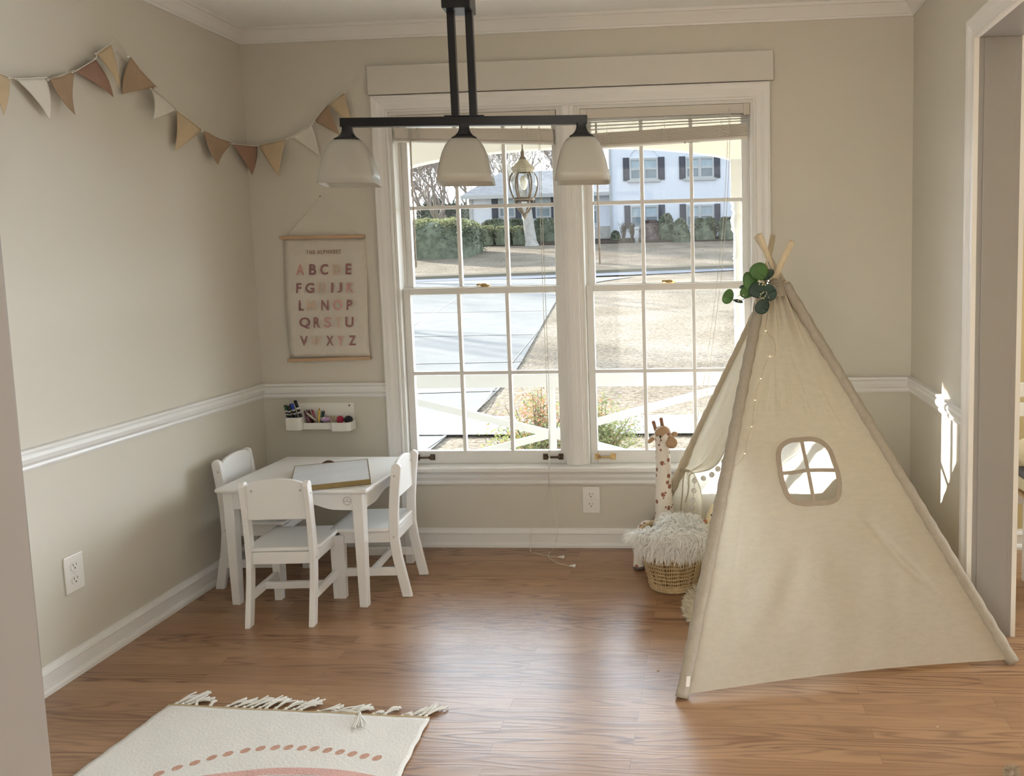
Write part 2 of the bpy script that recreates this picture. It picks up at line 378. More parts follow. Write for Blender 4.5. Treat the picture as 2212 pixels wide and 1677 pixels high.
# crown moulding
CR = [(0,0),(.006,0),(.008,.008),(.013,.011),(.018,.018),(.03,.034),(.039,.043),(.041,.048),(.049,.05),(.051,.0625),(0,.0625)]
struct('trim_6', MB().sweep(CR, (0,0,RH-.0625), (RW,0,RH-.0625), (0,-1,0), m0=1, m1=-1), M_trim)
struct('trim_7', MB().sweep(CR, (0,RD,RH-.0625), (0,0,RH-.0625), (1,0,0), m1=-1), M_trim)
struct('trim_8', MB().sweep(CR, (RW,0,RH-.0625), (RW,RD,RH-.0625), (-1,0,0), m0=1), M_trim)
# chair rail
CHR = [(0,0),(.008,0),(.012,.008),(.01,.016),(.018,.026),(.022,.04),(.018,.05),(.013,.054),(.02,.058),(.02,.068),(0,.07)]
zr = .717
mb = MB(); mb.sweep(CHR, (0,0,zr), (WX0-.07,0,zr), (0,-1,0), m0=1); struct('trim_9', mb, M_trim)
mb = MB(); mb.sweep(CHR, (WX1+.07,0,zr), (RW,0,zr), (0,-1,0), m1=-1); struct('trim_10', mb, M_trim)
struct('trim_11', MB().sweep(CHR, (0,RD,zr), (0,0,zr), (1,0,0), m1=-1), M_trim)
struct('trim_12', MB().sweep(CHR, (RW,0,zr), (RW,OY0+.07,zr), (-1,0,0), m0=1), M_trim)
# baseboards with shoe moulding
BB = [(0,0),(.024,0),(.024,.012),(.02,.02),(.0125,.023),(.0125,.062),(.016,.066),(.012,.074),(.007,.08),(.005,.088),(0,.088)]
struct('baseboard_back', MB().sweep(BB, (0,0,0), (RW,0,0), (0,-1,0), m0=1, m1=-1), M_trim)
struct('baseboard_left', MB().sweep(BB, (0,RD,0), (0,0,0), (1,0,0), m1=-1), M_trim)
struct('baseboard_right', MB().sweep(BB, (RW,0,0), (RW,OY0+.07,0), (-1,0,0), m0=1), M_trim)
# casing round the right opening
CAS2 = [(0,0),(.016,0),(.018,.008),(.013,.014),(.014,.034),(.022,.05),(.024,.064),(.022,.072),(0,.072)]
mb = MB()
casing_run(mb, (RW,OY0,0), (RW,OY0,OZ), (0,1,0), out=(-1,0,0), m1=1, prof=CAS2); casing_run(mb, (RW,OY1,0), (RW,OY1,OZ), (0,-1,0), out=(-1,0,0), m1=1, prof=CAS2)
casing_run(mb, (RW,OY1,OZ), (RW,OY0,OZ), (0,0,1), out=(-1,0,0), m0=-1, m1=1, prof=CAS2)
struct('trim_13', mb, M_trim)
mb = MB()
casing_run(mb, (RW+.135,OY0,0), (RW+.135,OY0,OZ), (0,1,0), out=(1,0,0), m1=1, prof=CAS2)
casing_run(mb, (RW+.135,OY1,OZ), (RW+.135,OY0,OZ), (0,0,1), out=(1,0,0), m0=-1, m1=1, prof=CAS2)
struct('trim_14', mb, M_trim)

# ---- the rooms that adjoin: next room through the right opening, hall behind the camera
mb = MB(); mb.box((RW+.135,0,0),(6.7,T,RH)).box((6.55,-3.02,0),(6.7,-.95,RH)).box((6.55,-.95,2.1),(6.7,0,RH)).box((6.55,-.95,0),(6.7,0,.5)).box((RW+.135,-3.02,0),(6.7,-2.9,RH))
struct('wall_next_room', mb, M_roomwall)
struct('baseboard_next_room', MB().sweep(BB, (RW+.135,0,0), (6.55,0,0), (0,-1,0)), M_trim)
mb = MB(); mb.box((-1.6,-7.0,0),(6.7,-6.85,RH))
for xa, xb in ((-1.6,-1.45),(6.55,6.7)):
    mb.box((xa,-6.85,0),(xb,-5.4,RH)).box((xa,-3.8,0),(xb,-3.02,RH)).box((xa,-5.4,2.15),(xb,-3.8,RH)).box((xa,-5.4,0),(xb,-3.8,.4))
struct('wall_hall', mb, M_wall)

# ================================================================ WINDOWS
def window(idx, x0, x1):
    w = bpy.data.objects.new('window_%d' % idx, None); COL.objects.link(w); w.location = (x0, 0, WZ0); w['kind'] = 'structure'
    mb = MB(); g = .014
    mb.box((x0,.0,WZ0),(x0+g,T-.01,WZ1)).box((x1-g,.0,WZ0),(x1,T-.01,WZ1)).box((x0+g,.0,WZ1-g),(x1-g,T-.01,WZ1)).box((x0+g,.066,WZ0-.01),(x1-g,T+.03,WZ0+.006))
    mb.box((x0+g,.066,WZ0),(x0+g+.008,.074,WZ1)).box((x1-g-.008,.066,WZ0),(x1-g,.074,WZ1))
    build('jamb', mb, M_sash, w)
    def sash(nm, y0, y1, z0, z1, zb, zt, st):
        mb = MB(); a, b = x0+g, x1-g
        mb.box((a,y0,z0),(a+st,y1,z1)).box((b-st,y0,z0),(b,y1,z1)).box((a+st,y0,z0),(b-st,y1,zb)).box((a+st,y0,zt),(b-st,y1,z1))
        o = build(nm, mb, M_sash, w, bev=.003)
        ga, gb = a+st, b-st; ym = (y0+y1)/2
        m2 = MB()
        for k in (1, 2):
            xc = ga+(gb-ga)*k/3; m2.box((xc-.0085,ym-.013,zb),(xc+.0085,ym+.013,zt))
        zc = (zb+zt)/2; m2.box((ga,ym-.0125,zc-.0085),(gb,ym+.0125,zc+.0085))
        build('muntin', m2, M_sash, o, bev=.003)
        build('pane', MB().box((ga-.003,ym-.0015,zb-.003),(gb+.003,ym+.0015,zt+.003)), M_glass, o)
        return o
    sash('upper_sash', .076, .106, 1.185, WZ1-g, 1.222, 1.958, .038)
    lo = sash('lower_sash', .034, .064, WZ0-.0005, 1.218, .449, 1.188, .034)
    xc = (x0+x1)/2
    mb = MB(); mb.box((xc-.028,.04,1.218),(xc+.028,.075,1.222)).ell((xc+.004,.052,1.228),.02,.014,.009).tube([(xc-.028,.05,1.229),(xc-.008,.05,1.231)],[.006,.004],n=8).box((xc+.012,.045,1.222),(xc+.032,.066,1.229))
    build('sash_lock', mb, M_brass, w)
    for xl in (x0+.083, x1-.083):
        mb = MB()
        for s in (-.037, .037): mb.box((xl+s-.011,.029,.406),(xl+s+.011,.035,.434)).box((xl+s-.008,.018,.413),(xl+s+.008,.03,.428))
        mb.tube([(xl-.036,.02,.42),(xl+.036,.02,.42)], .0052, n=10).ell((xl+.03,.02,.42),.009)
        build('sash_lift', mb, M_bronze if (idx == 1) else M_brass, w)
    return w
window(1, WX0, MX0); window(2, MX1, WX1)

def blind(name, x0, x1, ps, spread, label, wand, cords):
    # ps: pixel rows (top-left, top-right, bottom-left, bottom-right) of the gathered stack
    yb = .014; zt = WZ1-.016
    t = thing(name, label, 'window blind', ((x0+x1)/2, yb, 1.8), group='raised blinds at the window')
    tl = ony(ps[0][0], ps[0][1], yb).z; tr = ony(ps[1][0], ps[1][1], yb).z; bl = ony(ps[2][0], ps[2][1], yb).z; brz = ony(ps[3][0], ps[3][1], yb).z
    mb = MB(); mb.box((x0+.004,-.004,zt-.042),(x1-.004,.04,zt))
    build('headrail', mb, M_blind, t, bev=.002)
    for xa in (x0+.002, x1-.03): build('end_cap', MB().box((xa,-.009,zt-.05),(xa+.028,.0,zt)), M_blind, t, bev=.002)
    nS = 11; mb = MB()
    def slat(mb, zl, zr, th, dx=0, tilt=0):
        a, b = x0+.012+dx, x1-.012+dx
        mb.hexa([(a,-.012,zl),(b,-.012,zr),(b,.036,zr+tilt),(a,.036,zl+tilt)], [(a,-.012,zl+th),(b,-.012,zr+th),(b,.036,zr+th+tilt),(a,.036,zl+th+tilt)])
    for i in range(nS):
        k = i/nS; slat(mb, bl+.012+(tl-bl-.012)*k, brz+.012+(tr-brz-.012)*k, (tl-bl)/nS*(.62 if spread else .84), rnd.uniform(-.0025,.0025))
    build('slat_stack', mb, mat('blind_stack', lin((212,204,192)), .5, .3), t)
    mb = MB(); slat(mb, bl, brz, .011); build('bottom_rail', mb, M_blind, t, bev=.002)
    for i in range(spread):
        k = (i+1)/(spread+1); m2 = MB(); slat(m2, tl+(zt-.045-tl)*k, tr+(zt-.045-tr)*k, .0022, tilt=.004); build('slat', m2, M_blind, t)
    for fx in (.16, .5, .83):
        xx = x0+(x1-x0)*fx; za = bl+(brz-bl)*fx; zb_ = tl+(tr-tl)*fx; mb = MB()
        for sx in (-.006, .006):
            mb.tube([(xx+sx+rnd.uniform(-.004,.004),-.0155+rnd.uniform(-.003,.001),za+(zb_-za)*j/9) for j in range(10)], .0013, n=5)
        mb.tube([(xx,-.014,zb_),(xx,-.0145,zt-.04)], .0009, n=5)
        for j in range(5): mb.tube([(xx-.008,-.016,za+(zb_-za)*(j+.2)/5),(xx+.009,-.0165,za+(zb_-za)*(j+.7)/5)], .0011, n=5)
        build('ladder_cord', mb, M_cord, t)
    w0 = ony(*wand[0], -.022); w1 = ony(*wand[1], -.03); mb = MB(); mb.tube([w0, w1], .0042, n=6); build('tilt_wand', mb, mat('wand_plastic', lin((214,206,196)), .35), t)
    for pts, rad in cords:
        mb = MB(); mb.tube(bez(pts, 60), rad, n=5, caps=True); build('lift_cord', mb, M_cord, t)
    return t
def P3(px, py, y): return ony(px, py, y)
c1 = [P3(1163,262,-.012), P3(1166,420,-.014), P3(1173,640,-.018), P3(1182,850,-.02), P3(1186,975,-.022), P3(1185,1004,-.062), P3(1186,1030,-.03), P3(1178,1075,-.016), P3(1160,1125,-.018), P3(1147,1150,-.026), onz(1146,1190,.004), onz(1158,1196,.003), onz(1178,1201,.003), onz(1205,1204,.003)]
c2 = [P3(1165,262,-.016), P3(1170,420,-.018), P3(1178,640,-.022), P3(1186,850,-.024), P3(1188,975,-.026), P3(1187,1004,-.064), P3(1187,1035,-.03), P3(1198,1090,-.02), P3(1204,1150,-.028), onz(1196,1182,.004), onz(1184,1200,.003), onz(1192,1210,.003), onz(1208,1218,.003), onz(1229,1223,.003)]
b1 = blind('window_blind', WX0+.014, MX0-.014, ((846,279),(1203,279),(846,307),(1203,312)), 0, 'white slatted blind raised straight and level, behind the middle lamp shade', ((885,277),(899,578)), [(c1,.0013),(c2,.0013)])
for p, dx in ((onz(1209,1204,.006), .02), (onz(1233,1223,.006), .02)):
    mb = MB(); mb.tube([p+Vector((-.008,0,0)), p+Vector((.004,0,.0)), p+Vector((.02,0,0))], [.003,.005,.0085], n=10); build('cord_tassel', mb, M_plastic, b1)
k1 = [P3(1575,234,-.012), P3(1571,320,-.014), P3(1562,480,-.018), P3(1545,640,-.022), P3(1524,800,-.026), P3(1502,930,-.03), P3(1484,1010,-.07), P3(1470,1080,-.03)]
k2 = [P3(1577,234,-.014), P3(1576,320,-.018), P3(1568,480,-.022), P3(1553,640,-.026), P3(1537,760,-.03), P3(1524,880,-.034), P3(1512,980,-.04), P3(1505,1060,-.06)]
b2 = blind('window_blind', MX1+.014, WX1-.014, ((1262,291),(1616,267),(1262,322),(1618,299)), 3, 'white slatted blind raised askew, its stack slanting, loose slats above it', ((1287,266),(1296,570)), [(k1,.0012),(k2,.0012)])
# little caution sticker under the slanted bottom rail
p = ony(1492,307.5,-.0135); gl, gf = glyph('WARNING', .01); ang = math.atan2(ony(1616,299,0).z-ony(1262,322,0).z, ony(1616,299,0).x-ony(1262,322,0).x)
mb = MB(); R_ = Matrix.Translation(p) @ Matrix.Rotation(-ang, 4, 'Y')
mb.add([R_ @ Vector((-.014+.05*u, 0, -.003+.0055*v)) for u, v in gl], gf).add([R_ @ Vector(q) for q in ((-.03,0,-.003),(-.02,0,-.003),(-.025,0,.005))], [(0,1,2)])
build('caution_label', mb, mat('label_ink', (.12,.11,.1), .7), b2)

# ================================================================ OUTLETS
def outlet(name, M, label):
    # local: x across, z up, facing -y
    t = thing(name, label, 'power outlet', M.translation, M.to_euler().z)
    build('cover_plate', MB().box((-.0405,-.006,-.062),(.0405,0,.062)), M_plastic, t, world=False, bev=.004)
    for zc in (.024, -.022):
        poly = [(.0165*math.cos(a)*1.06, zc + max(-.0135, min(.0135, .0165*math.sin(a)))) for a in [2*PI*i/24 for i in range(24)]]
        s = build('socket', MB().prism(poly, (-.0085,-.005)), M_plastic, t, world=False)
        mb = MB(); mb.box((-.0085,-.0089,zc+.0005),(-.0063,-.008,zc+.0095)).box((.006,-.0089,zc+.0015),(.0078,-.008,zc+.0085)).lathe([(.0026,0),(.0026,.001)], 10, M=Matrix.Translation((-.0004,-.008,zc-.0065)) @ Matrix.Rotation(PI/2,4,'X'), caps=True)
        build('slot', mb, M_dark, s, world=False)
    build('screw', MB().lathe([(.003,0),(.0022,.0012)], 10, M=Matrix.Translation((0,-.006,.001)) @ Matrix.Rotation(PI/2,4,'X'), caps=True), M_plastic, t, world=False)
p = ony(1277.5,1080,0); outlet('power_outlet', Matrix.Translation((p.x,0,p.z)), 'white double power outlet on the wall below the window')
p = onx(158,1238,0); outlet('power_outlet', Matrix.Translation((0,p.y,p.z)) @ Matrix.Rotation(PI/2,4,'Z'), 'white double power outlet low on the side wall, seen at an angle')

# ================================================================ CHAIRS AND TABLE
def chair_proto():
    # local: +y is the way the sitter faces, origin on the floor between the rear feet
    t = thing('child_chair', 'small white wooden chair with arched back turned to the camera, before the table', 'chair', (0,0,0), group='white chairs round the play table')
    hw = .118; th = .02
    for s in (-1, 1):
        # rear post: straight above the seat, sweeping backwards to the foot
        path = [(-.022,0),(-.006,.08),(.012,.17),(.02,.24),(.018,.34),(.008,.45),(-.002,.527)]
        front = [(y+.019, z) for y, z in path]; back = [(y-.019, z) for y, z in path]
        top = [(-.002+.019*math.cos(a), .527+.019*math.sin(a)) for a in [PI*i/8 for i in range(1,8)]]
        poly = front + top + back[::-1]
        mb = MB(); n = len(poly); x0 = s*hw-th/2; x1 = s*hw+th/2
        vs = [(x0,y,z) for y,z in poly]+[(x1,y,z) for y,z in poly]
        mb.add(vs, [tuple(range(n)), tuple(range(2*n-1,n-1,-1))]+[(i,i+n,(i+1)%n+n,(i+1)%n) for i in range(n)])
        leg = build('leg', mb, M_white, t, world=False, bev=.003)
        for z in (.497, .25): build('bolt_cap', MB().lathe([(.0045,0),(.003,.0015)], 10, M=Matrix.Translation((s*(hw+th/2),.006 if z > .4 else .02,z)) @ Matrix.Rotation(s*PI/2,4,'Y'), caps=True), mat('bolt_cap_grey', lin((206,200,192)), .4), leg, world=False)
        # front leg
        mb = MB(); mb.hexa([(s*hw-.015,.222,0),(s*hw+.015,.222,0),(s*hw+.015,.252,0),(s*hw-.015,.252,0)], [(s*hw-.017,.218,.262),(s*hw+.017,.218,.262),(s*hw+.017,.254,.262),(s*hw-.017,.254,.262)])
        build('leg', mb, M_white, t, world=False, bev=.003)
        mb = MB(); mb.box((s*hw-.008,-.002,.09),(s*hw+.008,.225,.122)); build('stretcher', mb, M_white, t, world=False, bev=.002)
    mb = MB(); mb.box((-hw,.108,.092),(hw,.124,.12)); build('stretcher', mb, M_white, t, world=False, bev=.002)
    # scooped seat board
    def seat(u, v):
        x = (u-.5)*(2*hw+.04); y = .012+v*.262; z = .281-.006*math.sin(PI*u)*math.sin(PI*min(1,v*1.1)); return Vector((x*(1 if v > .08 else .84),y,z))
    mb = MB(); mb.grid(seat, 16, 14); build('seat', mb, M_white, t, world=False, solid=.015, bev=.004)
    mb = MB(); mb.box((-hw+.01,.012,.226),(hw-.01,.03,.272)).box((-hw+.01,.228,.226),(hw-.01,.246,.272)).box((-hw-.006,.02,.226),(-hw+.012,.235,.272)).box((hw-.012,.02,.226),(hw+.006,.235,.272))
    build('apron', mb, M_white, t, world=False, bev=.002)
    # back panel with a segmental arched top
    poly = [(-hw+.008,.398),(hw-.008,.398),(hw-.008,.522)] + [((hw-.008)*math.cos(a), .522+.03*math.sin(a)) for a in [PI*i/18 for i in range(1,18)]] + [(-hw+.008,.522)]
    M = Matrix.Translation((0,.012,0)) @ Matrix.Rotation(.0,4,'X')
    bk = build('backrest', MB().prism(poly, (-.008,.006), M=M), M_white, t, world=False, bev=.003)
    for s in (-1, 1): build('bolt_cap', MB().lathe([(.0048,0),(.0035,.0012)], 10, M=Matrix.Translation((s*.09,.004,.508)) @ Matrix.Rotation(PI/2,4,'X'), caps=True), MATS['bolt_cap_grey'], bk, world=False)
    return t
ch = chair_proto()
ch.location = (.508,-.858,0); ch.rotation_euler.z = math.radians(4.5)
c_r = copy_tree(ch); c_r.location = (.856,-.478,0); c_r.rotation_euler.z = math.radians(94)
c_r['label'] = 'small white wooden chair with arched back, on the window side of the table'
c_l = copy_tree(ch); c_l.location = (.081,-.412,0); c_l.rotation_euler.z = math.radians(-88)
c_l['label'] = 'small white wooden chair with arched back, between the table and the side wall'

tbl = thing('play_table', 'low white square play table with arched aprons in the corner, chairs tucked round it', 'table', (.494,-.452,0), math.radians(-1.2))
TZ = .476
build('tabletop', MB().box((-.308,-.272,TZ-.018),(.308,.272,TZ)), M_white, tbl, world=False, bev=.008, seg=3)
for sx in (-1, 1):
    for sy in (-1, 1):
        x, y = sx*.262, sy*.235
        mb = MB(); mb.hexa([(x-.016,y-.016,0),(x+.016,y-.016,0),(x+.016,y+.016,0),(x-.016,y+.016,0)], [(x-.022,y-.022,TZ-.018),(x+.022,y-.022,TZ-.018),(x+.022,y+.022,TZ-.018),(x-.022,y+.022,TZ-.018)])
        build('leg', mb, M_white, tbl, world=False, bev=.003)
def apron_poly(L):
    z1 = TZ-.018; zl = TZ-.085; zm = TZ-.06
    pts = [(-L,z1),(-L,zl),(-L+.07,zl)] + [(-L+.07+.12*k/8, zl+(zm-zl)*smoothstep(0,1,k/8)) for k in range(1,9)]
    return pts + [(-a,b) for a,b in pts[::-1]]
for sy in (-1, 1):
    ap = build('apron', MB().prism(apron_poly(.245), (sy*.246-.008, sy*.246+.008)), M_white, tbl, world=False)
    if sy < 0: AP = ap
for sx in (-1, 1):
    build('apron', MB().prism(apron_poly(.218), (-.008,.008), M=Matrix.Translation((sx*.274,0,0)) @ Matrix.Rotation(PI/2,4,'Z')), M_white, tbl, world=False)
# round maker's stamp on the front apron
M = Matrix.Translation((.222,-.2546,TZ-.049)); mb = MB()
mb.tube([M @ Vector((.0155*math.cos(a),0,.0155*math.sin(a))) for a in [2*PI*i/32 for i in range(33)]], .0008, n=4, caps=False)
gl, gf = glyph('wildkin', .01); mb.add([M @ Vector((-.0125+.025*u, -.0002, -.004+.006*v)) for u, v in gl], gf)
for a in (-.9, 0, .9): mb.add([M @ Vector((math.sin(a)*k*.006+w*math.cos(a)*.0014, -.0002, .0045+math.cos(a)*k*.006)) for k, w in ((0,0),(.5,1),(1,0),(.5,-1))], [(0,1,2,3)])
build('stamp', mb, mat('stamp_grey', lin((150,136,118)), .7), AP, world=False, label='round grey stamp with a sprig and the word wildkin')

# framed white board lying on the table
bz = TZ
c_TL = onz(630.3,1007.4,bz+.02); c_TR = onz(789.3,993.3,bz+.02); c_BR = onz(807,1036,bz+.02)
c_BL = onz(632.5,1053,bz+.02); ctr = (c_TL+c_TR+c_BR+c_BL)/4
wdt = ((c_TR-c_TL).length+(c_BR-c_BL).length)/2; dep = ((c_TL-c_BL).length+(c_TR-c_BR).length)/2; ux = (c_TR-c_TL)+(c_BR-c_BL); uy = (c_TL-c_BL)+(c_TR-c_BR)
ang = math.atan2(ux.y, ux.x)*.6 + (math.atan2(uy.y, uy.x)-PI/2)*.4
wb = thing('framed_whiteboard', 'white dry-erase board in a thin gold frame lying flat on the play table', 'whiteboard', (ctr.x, ctr.y, bz+.001), ang)
hx, hy = wdt/2, dep/2
fw = .0032; mb = MB(); mb.box((-hx,-hy,0),(hx,-hy+fw,.0205)).box((-hx,hy-fw,0),(hx,hy,.0205)).box((-hx,-hy+fw,0),(-hx+fw,hy-fw,.0205)).box((hx-fw,-hy+fw,0),(hx,hy-fw,.0205))
build('frame', mb, M_gold, wb, world=False, bev=.001)
build('board', MB().box((-hx+fw,-hy+fw,0),(hx-fw,hy-fw,.0192)), M_wboard, wb, world=False)
for i in range(7):
    x = -hx*.62+i*.025+rnd.uniform(-.01,.01); y = -hy*.72+rnd.uniform(-.02,.02); build('scribble', MB().add([(x,y,.0194),(x+.02,y+.006,.0194),(x+.02,y+.0072,.0194),(x,y+.0012,.0194)], [(0,1,2,3)]), mat('marker_smudge', lin((176,176,178)), .6), wb, world=False)
mb = MB(); mb.grid(lambda u, v: Vector((-hx*.1+(u-.5)*.07, hy+.001+.012*math.sin(PI*u)*v, .012+.016*math.sin(PI*u)*math.sin(PI*v))), 12, 6); build('hanging_loop', mb, M_bronze, wb, world=False, solid=.002)

# ================================================================ WALL ORGANISER WITH PENS
yo = -.055
def OZ3(zx, zy, y): return ony(600+zx/11.64, 850+zy/11.64, y)
org = thing('wall_mounted_organizer', 'white metal wall organizer with two cups holding pens under the chair rail', 'wall organizer', (.28,0,.56))
a = OZ3(235,215,-.003); b = OZ3(1925,920,-.003)
xl, xr, zt_, zb_ = .131, .441, .690, .570
build('back_plate', MB().box((xl,-.004,zb_),(xr,0,zt_)), M_plastic, org, bev=.001)
build('screw', MB().lathe([(.004,0),(.003,.002)], 10, M=Matrix.Translation((xr-.022,-.004,zt_-.012)) @ Matrix.Rotation(PI/2,4,'X'), caps=True), M_dark, org)
def cup(x0, x1, d, z0, z1, rr=.014, nm='cup'):
    out = [(x0,-.003)] ; 
    for i in range(7): a = PI+PI/2*i/6; out.append((x0+rr+rr*math.cos(a), -d+rr+rr*math.sin(a)))
    for i in range(7): a = 1.5*PI+PI/2*i/6; out.append((x1-rr+rr*math.cos(a), -d+rr+rr*math.sin(a)))
    out.append((x1,-.003)); n = len(out); vs = [(x,y,z0) for x,y in out]+[(x,y,z1) for x,y in out]
    mb = MB(); mb.add(vs, [(i,i+1,i+1+n,i+n) for i in range(n-1)]); mb.add([(x,y,z0+.001) for x,y in out], [tuple(range(n))])
    return build(nm, mb, M_plastic, org, solid=.002)
cup(.136,.212,.075,.575,.634); cup(.212,.362,.05,.574,.604, rr=.005, nm='tray'); cup(.352,.445,.075,.569,.609, rr=.02)
def rod(name, label, cat, p0, p1, rad, bands, group, tip=None, n=10, prof=None):
    # a pen or crayon from p0 (bottom) to p1 (top); bands: list of (fraction, material)
    p0, p1 = Vector(p0), Vector(p1); t = thing(name, label, cat, p0, group=group); f0 = 0
    for fr, m, nm in bands:
        a, b = p0.lerp(p1, f0), p0.lerp(p1, fr); mb = MB()
        if nm in ('tip',): mb.tube([a, b], [rad*.95, rad*.3], n=n)
        else: mb.tube([a, b], rad, n=n)
        build(nm, mb, m, t); f0 = fr
    return t
mw = mat('pen_label_white', lin((224,220,212)), .5); mk = mat('pen_barrel_black', (.02,.02,.024), .4)
for lab, c0, c1_, capc in (('green-capped marker leaning out of the pen cup', (262,640), (192,300), (.02,.09,.035)),
                          ('short black-capped marker beside the green-capped one in the pen cup', (330,640), (262,318), (.016,.016,.022)),
                          ('bright blue-capped marker standing in the pen cup', (480,640), (345,260), (.03,.07,.42)),
                          ('tallest black-capped marker leaning in the pen cup', (600,640), (432,178), (.014,.014,.018)),
                          ('dark navy-capped marker behind the blue one in the pen cup', (420,620), (330,262), (.012,.014,.03))):
    i = ('tallest' in lab); y = -.045 if 'navy' not in lab else -.028
    p0 = OZ3(*c0, y); p1 = OZ3(*c1_, y-.004); p0.z = max(p0.z, .58)
    mc = mat('cap_%.3f%.3f' % (capc[0], capc[2]), capc, .35)
    rod('marker_pen', lab, 'marker', p0, p1, .0072, [(.30, mk, 'barrel'), (.38, mw, 'label_band'), (.52, mk, 'barrel'), (.62, mw, 'label_band'), (1., mc, 'cap')], 'markers in the pen cup')
def crayon(lab, c0, c1_, colr, y, rad=.0042, kind='crayon'):
    m = mat('crayon_%d%d%d' % tuple(int(v) for v in colr), lin(colr), .6); p0 = OZ3(*c0, y); p1 = OZ3(*c1_, y); p0.z = max(p0.z, .578)
    rod(kind, lab, kind, p0, p1, rad, [(.86, m, 'stick'), (1., mat('crayon_tip_%d%d' % (colr[0],colr[1]), lin(tuple(v*.8 for v in colr)), .6), 'tip')], 'crayons in the tray')
crayon('plum crayon leaning out of the tray next to the pen cup', (780,760), (668,430), (96,52,60), -.03)
crayon('maroon crayon behind the pale grey one in the tray', (860,760), (720,405), (110,58,56), -.02)
crayon('dark brown crayon between the plum and pink ones in the tray', (900,740), (775,410), (84,44,40), -.015)
crayon('pale grey-white crayon lying slantwise across the tray', (985,700), (690,462), (196,188,168), -.041)
crayon('olive-white crayon just under the slanting pale one', (1000,720), (740,520), (180,170,140), -.036)
crayon('pink crayon with a dark tip rising in the tray', (960,700), (850,395), (186,84,104), -.024)
crayon('rose crayon beside the pink one in the tray', (950,720), (880,420), (176,92,108), -.03)
crayon('mauve crayon lying lowest in the tray next to the pen cup', (800,720), (690,560), (138,84,104), -.038)
crayon('upright yellow pencil in the middle of the tray', (1034,760), (1042,370), (222,186,92), -.042, .0046, 'pencil')
crayon('dark green crayon just beside the yellow pencil', (1090,730), (1118,432), (52,84,56), -.03)
crayon('navy crayon beside the dark green one', (1115,730), (1170,432), (48,62,84), -.024)
for i, (lab, x) in enumerate((('first thin tan stick from the lilac eraser', 1240), ('second thin tan stick from the lilac eraser', 1300), ('third thin tan stick from the lilac eraser', 1365), ('fourth thin tan stick, nearest the red ball', 1430))):
    crayon(lab, (x+90,740), (x-30,568), (206,184,152), -.02+.002*i, .0032, 'craft stick')
p = OZ3(1200,655,-.034); mb = MB(); mb.ell(p, .0235, .012, .0125)
er = thing('eraser', 'rounded lilac eraser with pale eyes lying in the tray', 'eraser', p); build('body', mb, mat('lilac_rubber', lin((182,150,186)), .6), er)
mb = MB(); mb.ell(p+Vector((-.003,-.01,.009)), .004); mb.ell(p+Vector((-.014,-.0095,.006)), .0035); build('eye', mb, M_plastic, er)
p = OZ3(1570,660,-.045); single('yarn_ball', MB().ell(p, .0165, .0165, .0185), mat('raspberry_felt', lin((176,48,76)), .9, bump=.6, bs=300), p, 'small raspberry red ball in the wall organizer cup', 'ball', 'balls in the organizer cup')
p = OZ3(1775,660,-.045); single('yarn_ball', MB().ell(p, .0205, .018, .0185), mat('charcoal_felt', lin((44,46,52)), .9, bump=.6, bs=300), p, 'small charcoal ball beside the red one in the wall organizer', 'ball', 'balls in the organizer cup')

# ================================================================ ALPHABET POSTER
def PZ(zx, zy, y=-.012): return ony(590+zx/4.3, 410+zy/4.3, y)
po = thing('alphabet_poster', 'hanging canvas alphabet chart with wooden rails on the back wall', 'poster', (.335,0,.89))
def poster_y(z): return -.010-.006*math.sin((z-.9)*9)
tl, tr_, bl_, br_ = PZ(85,455), PZ(845,448), PZ(152,1560), PZ(905,1550)
mb = MB(); mb.grid(lambda u, v: (lambda q: Vector((q.x+.004*math.sin(v*5)*(u-.5), poster_y(q.z)-.003*math.sin(u*5+v*3), q.z)))((tl.lerp(tr_, u)).lerp(bl_.lerp(br_, u), v)), 14, 30)
build('canvas', mb, M_poster, po, solid=.0015)
for a, b in (((66,447),(852,432)), ((140,1585),(912,1562))):
    q0, q1 = PZ(*a), PZ(*b); M = Matrix.Translation((q0+q1)/2) @ Matrix.Rotation(-math.atan2(q1.z-q0.z, q1.x-q0.x), 4, 'Y'); L_ = (q1-q0).length/2
    build('rail', MB().box((-L_,-.012,-.0075),(L_,.008,.0075), M=M), M_oakrail, po, bev=.002)
mb = MB(); mb.tube([PZ(130,425,-.02), PZ(435,62,-.006), PZ(800,410,-.02)], .0012, n=5); build('hanging_string', mb, M_cord, po)
build('nail', MB().ell(PZ(435,62,-.004), .003), M_dark, po)
LET = {'A':(215,290,0,1),'B':(335,402,0,0),'C':(440,513,0,0),'D':(555,625,0,2),'E':(675,727,0,0),'F':(220,268,1,0),'G':(305,387,1,0),'H':(425,490,1,2),'I':(543,563,1,0),'J':(600,645,1,0),'K':(685,755,1,1),
 'L':(247,295,2,0),'M':(325,400,2,2),'N':(455,523,2,0),'O':(563,650,2,1),'P':(690,745,2,0),'Q':(253,355,3,0),'R':(385,447,3,0),'S':(483,550,3,1),'T':(585,650,3,2),'U':(682,755,3,0),'V':(258,330,4,0),'W':(362,460,4,2),'X':(500,570,4,0),'Y':(598,668,4,1),'Z':(710,775,4,0)}
ROW = [(690,790),(865,957),(1025,1120),(1183,1278),(1355,1448)]
for ch_, (xa, xb, rw, ci) in LET.items():
    gl, gf = glyph(ch_, .022); zt1, zb1 = ROW[rw]
    if ch_ == 'Q': zb1 += 10
    sl = -.02*(xa-470)*.6     # rows climb slightly to the right
    pts = []
    for u, v in gl:
        q = PZ(xa+(xb-xa)*u, zb1+sl+(zt1-zb1)*v); q.y = poster_y(q.z)-.0065; pts.append(q)
    build('letter', MB().add(pts, gf), (M_mar, M_pink, M_peach)[ci], po)
